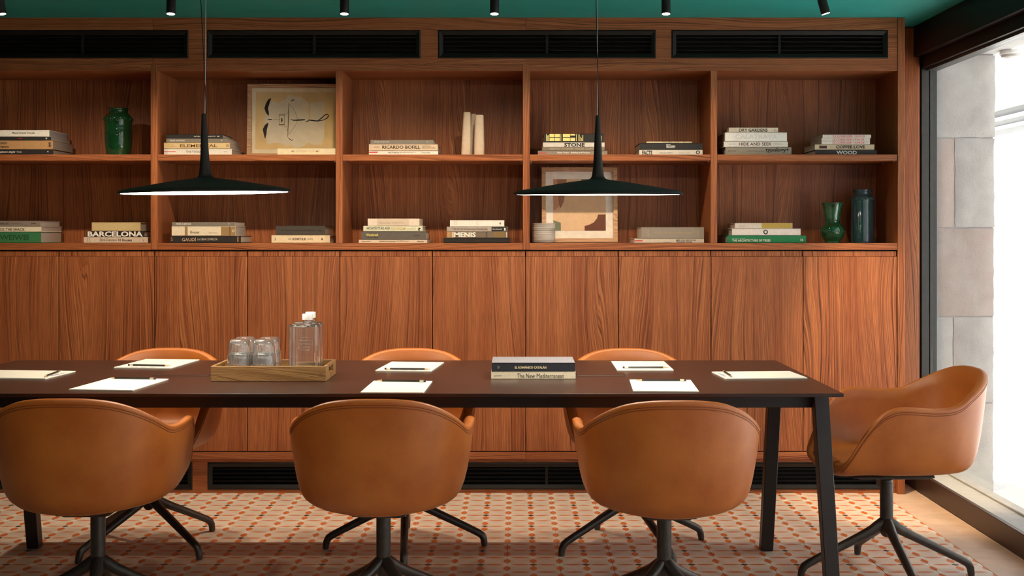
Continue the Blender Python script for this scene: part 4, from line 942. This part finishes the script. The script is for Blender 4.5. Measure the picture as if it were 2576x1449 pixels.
strokes('bow_drawing', [([(724.6, 259), (724.4, 300), (723, 345)], [.5, 1.2, .6]), ([(725, 260), (736, 272), (744, 288), (747.5, 300), (742, 316), (732, 330), (725, 339)], .35), ([(686, 300.4), (700, 300.8), (703, 300.6)], .35), ([(703, 286.5), (722, 286.5), (724, 278)], .4), ([(703, 316), (720, 318), (723, 330)], .4),
    ([(701, 289), (716, 289)], .9), ([(701, 313), (716, 313)], .9), ([(714, 289), (714, 313)], .5), ([(701, 287), (701, 317)], .5)], SEPIA, e, .0024, T1)
obj('glazing', MB().box(x0 + w, x1 - w, -0.003, -0.0015, w, z1 - w), PICT_GLASS, e)
e.rotation_euler = (R(-LEAN), 0, 0); e.location.z += 0.0014

YQ = 6.05; LEAN = 4.5
e = empty('abstract_picture', (PX(1458, YQ), YQ, Lw), label='framed abstract picture of beige, brown and sage shapes on the lower shelf', cat='picture')
def T2(p): return PX(p[0], YQ) - e.location.x, PZ(p[1], YQ) - Lw
x0, x1, z1, w = PX(1363, YQ) - e.location.x, PX(1553.5, YQ) - e.location.x, PZ(421, YQ) - Lw, 10.0 * YQ / FPX
mb = MB(); frame_piece(mb, x0, x1, 0.0, z1, w, -0.012, 0.024); obj('frame', mb, OAK, e)
obj('mat', MB().box(x0 + w, x1 - w, 0.004, 0.008, w, z1 - w), plain('white_mat', srgb(242, 234, 222), 0.85), e)
BG2, PK2, BR2, SG2, SG3 = [plain(n, srgb(*c), 0.85, 0, 0.05, 40) for n, c in (('beige_print', (228, 192, 154)), ('pink_print', (204, 150, 116)), ('brown_print', (112, 66, 48)), ('sage_print', (122, 128, 104)), ('taupe_print', (164, 116, 88)))]
obj('sheet', MB().poly([(*T2((1392, 581))[:1], .0034, T2((1392, 581))[1]), (T2((1524.5, 581))[0], .0034, T2((1524.5, 581))[1]), (T2((1524.5, 450))[0], .0034, T2((1524.5, 450))[1]), (T2((1392, 450))[0], .0034, T2((1392, 450))[1])], .0005), BG2, e)
art_shape('pink_shape', [(1392.4, 529), (1392.4, 450.4), (1426, 450.4), (1420, 480), (1406, 520), (1398, 528)], PK2, e, .0030, T2)
art_shape('taupe_shape', [(1402, 450.4), (1426, 450.4), (1423, 480), (1419, 506), (1414, 518), (1409, 525), (1405, 500), (1403, 475)], SG3, e, .0026, T2)
art_shape('sage_shape', [(1462, 450.4), (1524, 450.4), (1524, 466), (1500, 474), (1474, 468)], SG2, e, .0030, T2)
art_shape('brown_shape', [(1471, 581), (1471, 569), (1482, 566), (1494, 560), (1502, 550), (1505, 540), (1524.2, 539.6), (1524.2, 581)], BR2, e, .0030, T2)
art_shape('green_shape', [(1392.4, 581), (1392.4, 554), (1411, 561), (1411, 581)], SG2, e, .0030, T2)
obj('glazing', MB().box(x0 + w, x1 - w, -0.003, -0.0015, w, z1 - w), PICT_GLASS, e)
e.rotation_euler = (R(-LEAN), 0, 0); e.location.z += 0.0014

# ------------------------------------------------------------------ things on the table
TT = TZ + 0.0004
# tray
e = empty('serving_tray', (-0.882, 4.395, TT), label='acacia wood tray with cut-out handles holding tumblers and water bottles', cat='tray')
hw, hd, th, hh = 0.2045, 0.118, 0.0105, 0.0545
obj('bottom', MB().box(-hw + th, hw - th, -hd + th, hd - th, 0, 0.008), ACACIA, e)
for y in (-hd, hd - th): obj('long_side', MB().box(-hw, hw, y, y + th, 0, hh, 0.0018, 2), ACACIA, e)
for sx in (-1, 1):
    xa, xb = (hw - th, hw) if sx > 0 else (-hw, -hw + th); mb = MB(); q = 0.0004
    mb.box(xa, xb, -hd + th + q, hd - th - q, 0, 0.022, 0.0008, 1); mb.box(xa, xb, -hd + th + q, hd - th - q, hh - 0.012, hh, 0.0015, 2)
    for a, b_ in ((-hd + th + q, -0.052), (0.052, hd - th - q)): mb.box(xa, xb, a, b_, 0.0215, hh - 0.0115)
    obj('handle_side', mb, ACACIA, e)
rg = MB(); cx_, cz_ = 0.187, 0.024
rg.tube([(cx_ + .0068 * math.cos(a), -hd - 0.0001, cz_ + .0068 * math.sin(a)) for a in [2 * math.pi * k / 24 for k in range(24)]], 0.0005, 5, closed=True)
rg.tube([(cx_ + .0016 * math.sin(q * 6.28) - .001, -hd - 0.0001, cz_ + .004 * (2 * q - 1)) for q in [k / 8 for k in range(9)]], 0.0005, 5)
obj('burnt_emblem', rg, plain('burnt_mark', (0.12, 0.05, 0.02), 0.8), e)
TRZ = TT + 0.0082
# tumblers: upside down, two per pile
def tumbler_mesh():
    def fl(a, z): return 0.016 - 0.042 * abs(math.sin(9 * a)) if 0.006 < z < 0.036 or 0.044 < z < 0.074 else 0.0
    K = 1.09          # stackable tumbler: wide rim part, a step, a narrower foot with rounded edge
    P = [(r, z * K) for r, z in [(.0415, 0), (.0430, .0015), (.0430, .005), (.0426, .0058), (.0424, .018), (.0420, .0325), (.0420, .0335), (.0412, .0372), (.0392, .0390), (.0386, .0402), (.0385, .0410), (.0380, .0550), (.0372, .0670), (.0368, .0690), (.0345, .0790), (.0300, .0842), (.022, .0852), (.004, .0846)]]
    I = [(r, z * K) for r, z in [(.004, .0735), (.022, .0737), (.0300, .0715), (.0335, .066), (.0348, .052), (.0354, .042), (.0372, .037), (.0388, .033), (.0395, .018), (.0404, .001)]]
    mb = MB(); n = 96; rings = []
    for r, z in P: rings.append([mb.bm.verts.new((r * (1 + fl(2 * math.pi * i / n, z)) * math.cos(2 * math.pi * i / n), r * (1 + fl(2 * math.pi * i / n, z)) * math.sin(2 * math.pi * i / n), z)) for i in range(n)])
    for r, z in I: rings.append([mb.bm.verts.new((r * math.cos(2 * math.pi * i / n), r * math.sin(2 * math.pi * i / n), z)) for i in range(n)])
    for k in range(len(rings)):
        if k == len(P) - 1: continue
        a, b_ = rings[k], rings[(k + 1) % len(rings)]
        for i in range(n): mb.bm.faces.new((a[i], a[(i + 1) % n], b_[(i + 1) % n], b_[i]))
    mb.bm.faces.new(rings[len(P) - 1]); mb.bm.faces.new(list(reversed(rings[len(P)])))
    return mb.mesh('tumbler', True, 32)
tmesh = tumbler_mesh()
names = [('front left', 603.0, 4.341), ('back left', 617, 4.438), ('front right', 664, 4.341), ('back right', 678, 4.434)]
for nm, px, Y in names:
    for k in range(2):
        o = obj('tumbler', tmesh, GLASS, None, (PX(px, Y), Y, TRZ + 0.0004 + 0.0440 * k))
        o.rotation_euler = (0, 0, random.uniform(0, 1))
        tag(o, 'clear fluted tumbler, upside down, %s of the %s pile on the tray' % ('upper' if k else 'lower', nm), 'glass', 'upside down tumblers on the tray')
# bottles
def bottle(px, Y, label):
    e = empty('water_bottle', (PX(px, Y), Y, TRZ), label=label, cat='bottle', group='water bottles on the tray')
    def sect(w, d, c):
        return [(-w + c, -d), (w - c, -d), (w, -d + c), (w, d - c), (w - c, d), (-w + c, d), (-w, d - c), (-w, -d + c)]
    def round8(pts):
        out = []; n = len(pts)
        for i in range(n):
            a, b_ = Vector(pts[i]), Vector(pts[(i + 1) % n])
            out += [a.lerp(b_, .12), a.lerp(b_, .5), a.lerp(b_, .88)]
        return out
    def circ(r, n=24, off=0): return [Vector((r * math.cos(2 * math.pi * (i - 7.5) / n), r * math.sin(2 * math.pi * (i - 7.5) / n))) for i in range(n)]
    W_, D_, c_ = .0545, .034, .014; B8 = round8(sect(W_, D_, c_)); mb = MB(); rings = []
    def add(pts, z, ox=0.0): rings.append([mb.bm.verts.new((p[0] + ox, p[1], z)) for p in pts])
    sc = lambda P, a, b_: [Vector((p[0] * a, p[1] * b_)) for p in P]
    mixp = lambda P, Q, u: [Vector(p).lerp(q, u) for p, q in zip(P, Q)]
    ck = 0.010
    add(sc(B8, .94, .90), 0); add(sc(B8, .99, .98), .002); add(B8, .006); add(B8, .180); add(sc(B8, .985, .97), .187); add(sc(B8, .94, .90), .1915)
    N = circ(.0155)
    add(mixp(sc(B8, .80, .80), N, .5), .194, ck * .5); add(mixp(sc(B8, .5, .7), N, .85), .1955, ck); add(N, .199, ck); add(N, .206, ck); add(circ(.0125), .2062, ck); add(circ(.0125), .196, ck)
    add(sc(B8, .75, .78), .1885, 0); add(sc(B8, .94, .90), .182); add(sc(B8, .94, .90), .008)
    for a, b_ in zip(rings, rings[1:]):
        n = len(a)
        for i in range(n): mb.bm.faces.new((a[i], a[(i + 1) % n], b_[(i + 1) % n], b_[i]))
    mb.bm.faces.new(list(reversed(rings[0]))); mb.bm.faces.new(rings[-1])
    obj('body', mb, BOTTLE, e, smooth=True, angle=28)
    # raised label outline pressed in the glass
    rl = MB(); x_, z_ = .019, .017
    pts = [(-x_ + .003, -z_), (x_ - .003, -z_), (x_, -z_ + .003), (x_, z_ - .003), (x_ - .003, z_), (-x_ + .003, z_), (-x_, z_ - .003), (-x_, -z_ + .003)]
    rl.tube([(p[0] + .004, -D_ - .0004, p[1] + .118) for p in pts], .0009, 6, closed=True)
    for r_ in range(2):
        for i in range(5): rl.ball((-.009 + .0065 * i, -D_ - .0002, .123 - .011 * r_), .0026, 8, 6, (1, .35, 1.4))
    obj('pressed_emblem', rl, BOTTLE, e, smooth=True)
    cap = MB().lathe([(.0150, .2068), (.0183, .2072), (.0186, .2085), (.0186, .2265), (.0178, .2280), (.004, .2283)], 36, (ck, 0, 0), flute=lambda a, z: .012 * math.cos(24 * a) if .208 < z < .227 else 0)
    obj('cap', cap, WHITE_PLASTIC, e, smooth=True, angle=50)
bottle(766.5, 4.335, 'clear flat glass water bottle with white cap, front one on the tray')
bottle(774.5, 4.440, 'clear flat glass water bottle with white cap, half hidden behind the other')
# two books on the table
Yt = 4.348
z = TT
book((1235.5, 1448, 935.3), z, 0.215, srgb(226, 214, 190), 'cream book titled The New Mediterranean lying on the table', [('The New Mediterranean', srgb(54, 50, 48), 1301, 1418.5, 939.5, 950.8), ('gestalten', srgb(54, 50, 48), 1243.5, 1263, 943.2, 947.2)], 'books stacked on the table', Y=Yt)
z = PZ(935.3, Yt) + 0.0003
book((1237, 1446.5, 913), z, 0.205, srgb(34, 36, 48), 'dark navy book with a grey cover lying on the cream book on the table', [('EL ROMÁNICO CATALÁN', srgb(226, 210, 170), 1295, 1374.5, 920.2, 927.5, 2), ('Z1', srgb(206, 200, 190), 1251.5, 1255.8, 921.6, 926.8, 1)], 'books stacked on the table', Y=Yt + .002)
nb = [o for o in bpy.data.objects if o.name.startswith('book') and o.get('label', '').startswith('dark navy')][0]
w_, zt_ = (PX(1446.5, Yt) - PX(1237, Yt)) / 2, PZ(913, Yt) - z
obj('front_board', MB().box(-w_, w_, -.1025, .1025, zt_, zt_ + .0012, .0005, 1), plain('silver_grey_cloth', srgb(128, 126, 134), 0.7, 0, 0.12, 260), nb, label='silver grey cloth cover')
# notepads and pencils
PENCIL_WOOD = plain('pencil_wood', (0.55, 0.36, 0.18), 0.6); FERRULE = plain('pencil_ferrule', (0.80, 0.72, 0.58), 0.3, 0.9); PRINT = plain('grey_blue_print', srgb(150, 152, 176), 0.8)
PENCIL_B = plain('pencil_black', (0.020, 0.016, 0.014), 0.32)
PADS = [  # corners front left, front right, back right, back left; print end; label
 ([(-78, 949), (129, 952), (182, 933), (-12, 931)], 'R', 'white notepad nearest the left edge of the table, cut by the photo edge', ((153, 932), (108, 948.5)), 'dark pencil lying across the end of the leftmost notepad'),
 ([(305, 926), (446, 927), (486, 903), (350, 901)], 'N', 'white notepad on the far side, left of the drinks tray', ((313, 917.5), (437, 920)), 'pencil on the far notepad left of the drinks tray'),
 ([(186, 979), (347, 981), (411, 953), (263, 951)], 'F', 'white notepad on the near side, left of the drinks tray', ((401, 952.5), (267, 950)), 'pencil on the near notepad left of the drinks tray'),
 ([(953, 932), (1093, 934), (1109, 910), (977, 909)], 'N', 'white notepad on the far side, between the tray and the two books', ((961, 927), (1088, 928.5)), 'pencil on the far notepad between the tray and the two books'),
 ([(911, 986), (1066, 987), (1087, 958), (936, 958)], 'F', 'white notepad on the near side, between the tray and the two books', ((1078, 958.8), (941, 957)), 'pencil on the near notepad between the tray and the two books'),
 ([(1553, 931), (1695, 930), (1670, 909), (1537, 908)], 'N', 'white notepad on the far side, right of the two books', ((1561, 924), (1686, 924)), 'pencil on the far notepad right of the two books'),
 ([(1597, 984), (1761, 984), (1735, 956), (1580, 954)], 'F', 'white notepad on the near side, right of the two books', ((1731, 956.2), (1596, 956)), 'pencil on the near notepad right of the two books'),
 ([(1817, 953), (2028, 949), (1995, 934), (1793, 934)], 'L', 'white notepad at the window end of the table', ((1818.5, 932.5), (1843, 948)), 'pencil lying across the notepad at the window end')]
pencil_proto = None
def make_pencil():
    e = empty('pencil'); r = 0.0037
    def rod(a, b_, r0, r1, n=6): return MB().tube([(a, 0, 0), (b_, 0, 0)], [r0, r1], n)
    obj('shaft', rod(-.066, .068, r, r), PENCIL_B, e); obj('sharpened_end', rod(.0681, .086, r * .96, .0012), PENCIL_WOOD, e); obj('lead', rod(.0861, .0905, .0011, .0003), PENCIL_B, e)
    obj('ferrule', rod(-.080, -.0661, r * 1.08, r * 1.08, 12), FERRULE, e, smooth=True); obj('eraser', rod(-.0875, -.0801, r * .98, r, 12), plain('dark_eraser', (0.05, 0.02, 0.018), 0.7), e, smooth=True)
    return e
pts3 = Vector
for cs, side, lab, (pa, pb), plab in PADS:
    w3 = [Vector((*on_plane(*c, TT + .004), 0)) for c in cs]
    ctr = sum(w3, Vector()) / 4
    ax = ((w3[1] - w3[0]) + (w3[2] - w3[3])) / 2; ay = ((w3[3] - w3[0]) + (w3[2] - w3[1])) / 2
    lx_, ly_ = (0.297, 0.210) if side in 'LR' else (0.210, 0.297)
    if side in 'LR': lx_, ly_ = (0.300, min(0.235, ay.length))
    else: lx_, ly_ = (ax.length, min(0.31, ay.length))
    e = empty('notepad', (ctr.x, ctr.y, TT), math.atan2(ax.y, ax.x), label=lab, cat='notepad', group='notepads on the table')
    obj('sheets', MB().box(-lx_ / 2, lx_ / 2, -ly_ / 2, ly_ / 2, .0006, .0042, .0003, 1), PAPER, e)
    obj('backing_board', MB().box(-lx_ / 2, lx_ / 2, -ly_ / 2, ly_ / 2, 0, .0005), plain('pad_board', (0.45, 0.38, 0.30), 0.8), e)
    # printed mark: three rounded blue-grey shapes at the foot of the sheet
    mb = MB()
    for k, (o_, rx) in enumerate(((-.036, .016), (0, .017), (.036, .016))):
        pl = [(o_ + rx * math.cos(math.pi * i / 10), .013 * math.sin(math.pi * i / 10)) for i in range(11)]
        if k == 1: pl = [(o_ + rx * math.cos(2 * math.pi * i / 16), .007 + .008 * math.sin(2 * math.pi * i / 16)) for i in range(16)]
        if side in 'NF': s_ = 1 if side == 'N' else -1; pl = [(p[0] * s_, s_ * (-ly_ / 2 + .006 + p[1])) for p in pl]
        elif side == 'L': pl = [(-lx_ / 2 + .006 + p[1], -p[0]) for p in pl]
        else: pl = [(lx_ / 2 - .006 - p[1], p[0]) for p in pl]
        vs = [mb.bm.verts.new((p[0], p[1], .00435)) for p in pl]; mb.bm.faces.new(vs)
    for f in mb.bm.faces:
        f.normal_update()
        if f.normal.z < 0: f.normal_flip()
    me = bpy.data.meshes.new('printed_mark'); mb.bm.to_mesh(me); mb.bm.free(); obj('printed_mark', me, PRINT, e)
    zp = TT + .0043 + .0041
    A = Vector((*on_plane(*pa, zp), zp)); B = Vector((*on_plane(*pb, zp), zp))
    if pencil_proto is None: pencil_proto = pe = make_pencil()
    else: pe = dup(pencil_proto)
    d = B - A; pe.location = (A + B) / 2; pe.rotation_euler = (0, 0, math.atan2(d.y, d.x))
    tag(pe, plab, 'pencil', 'pencils on the notepads')
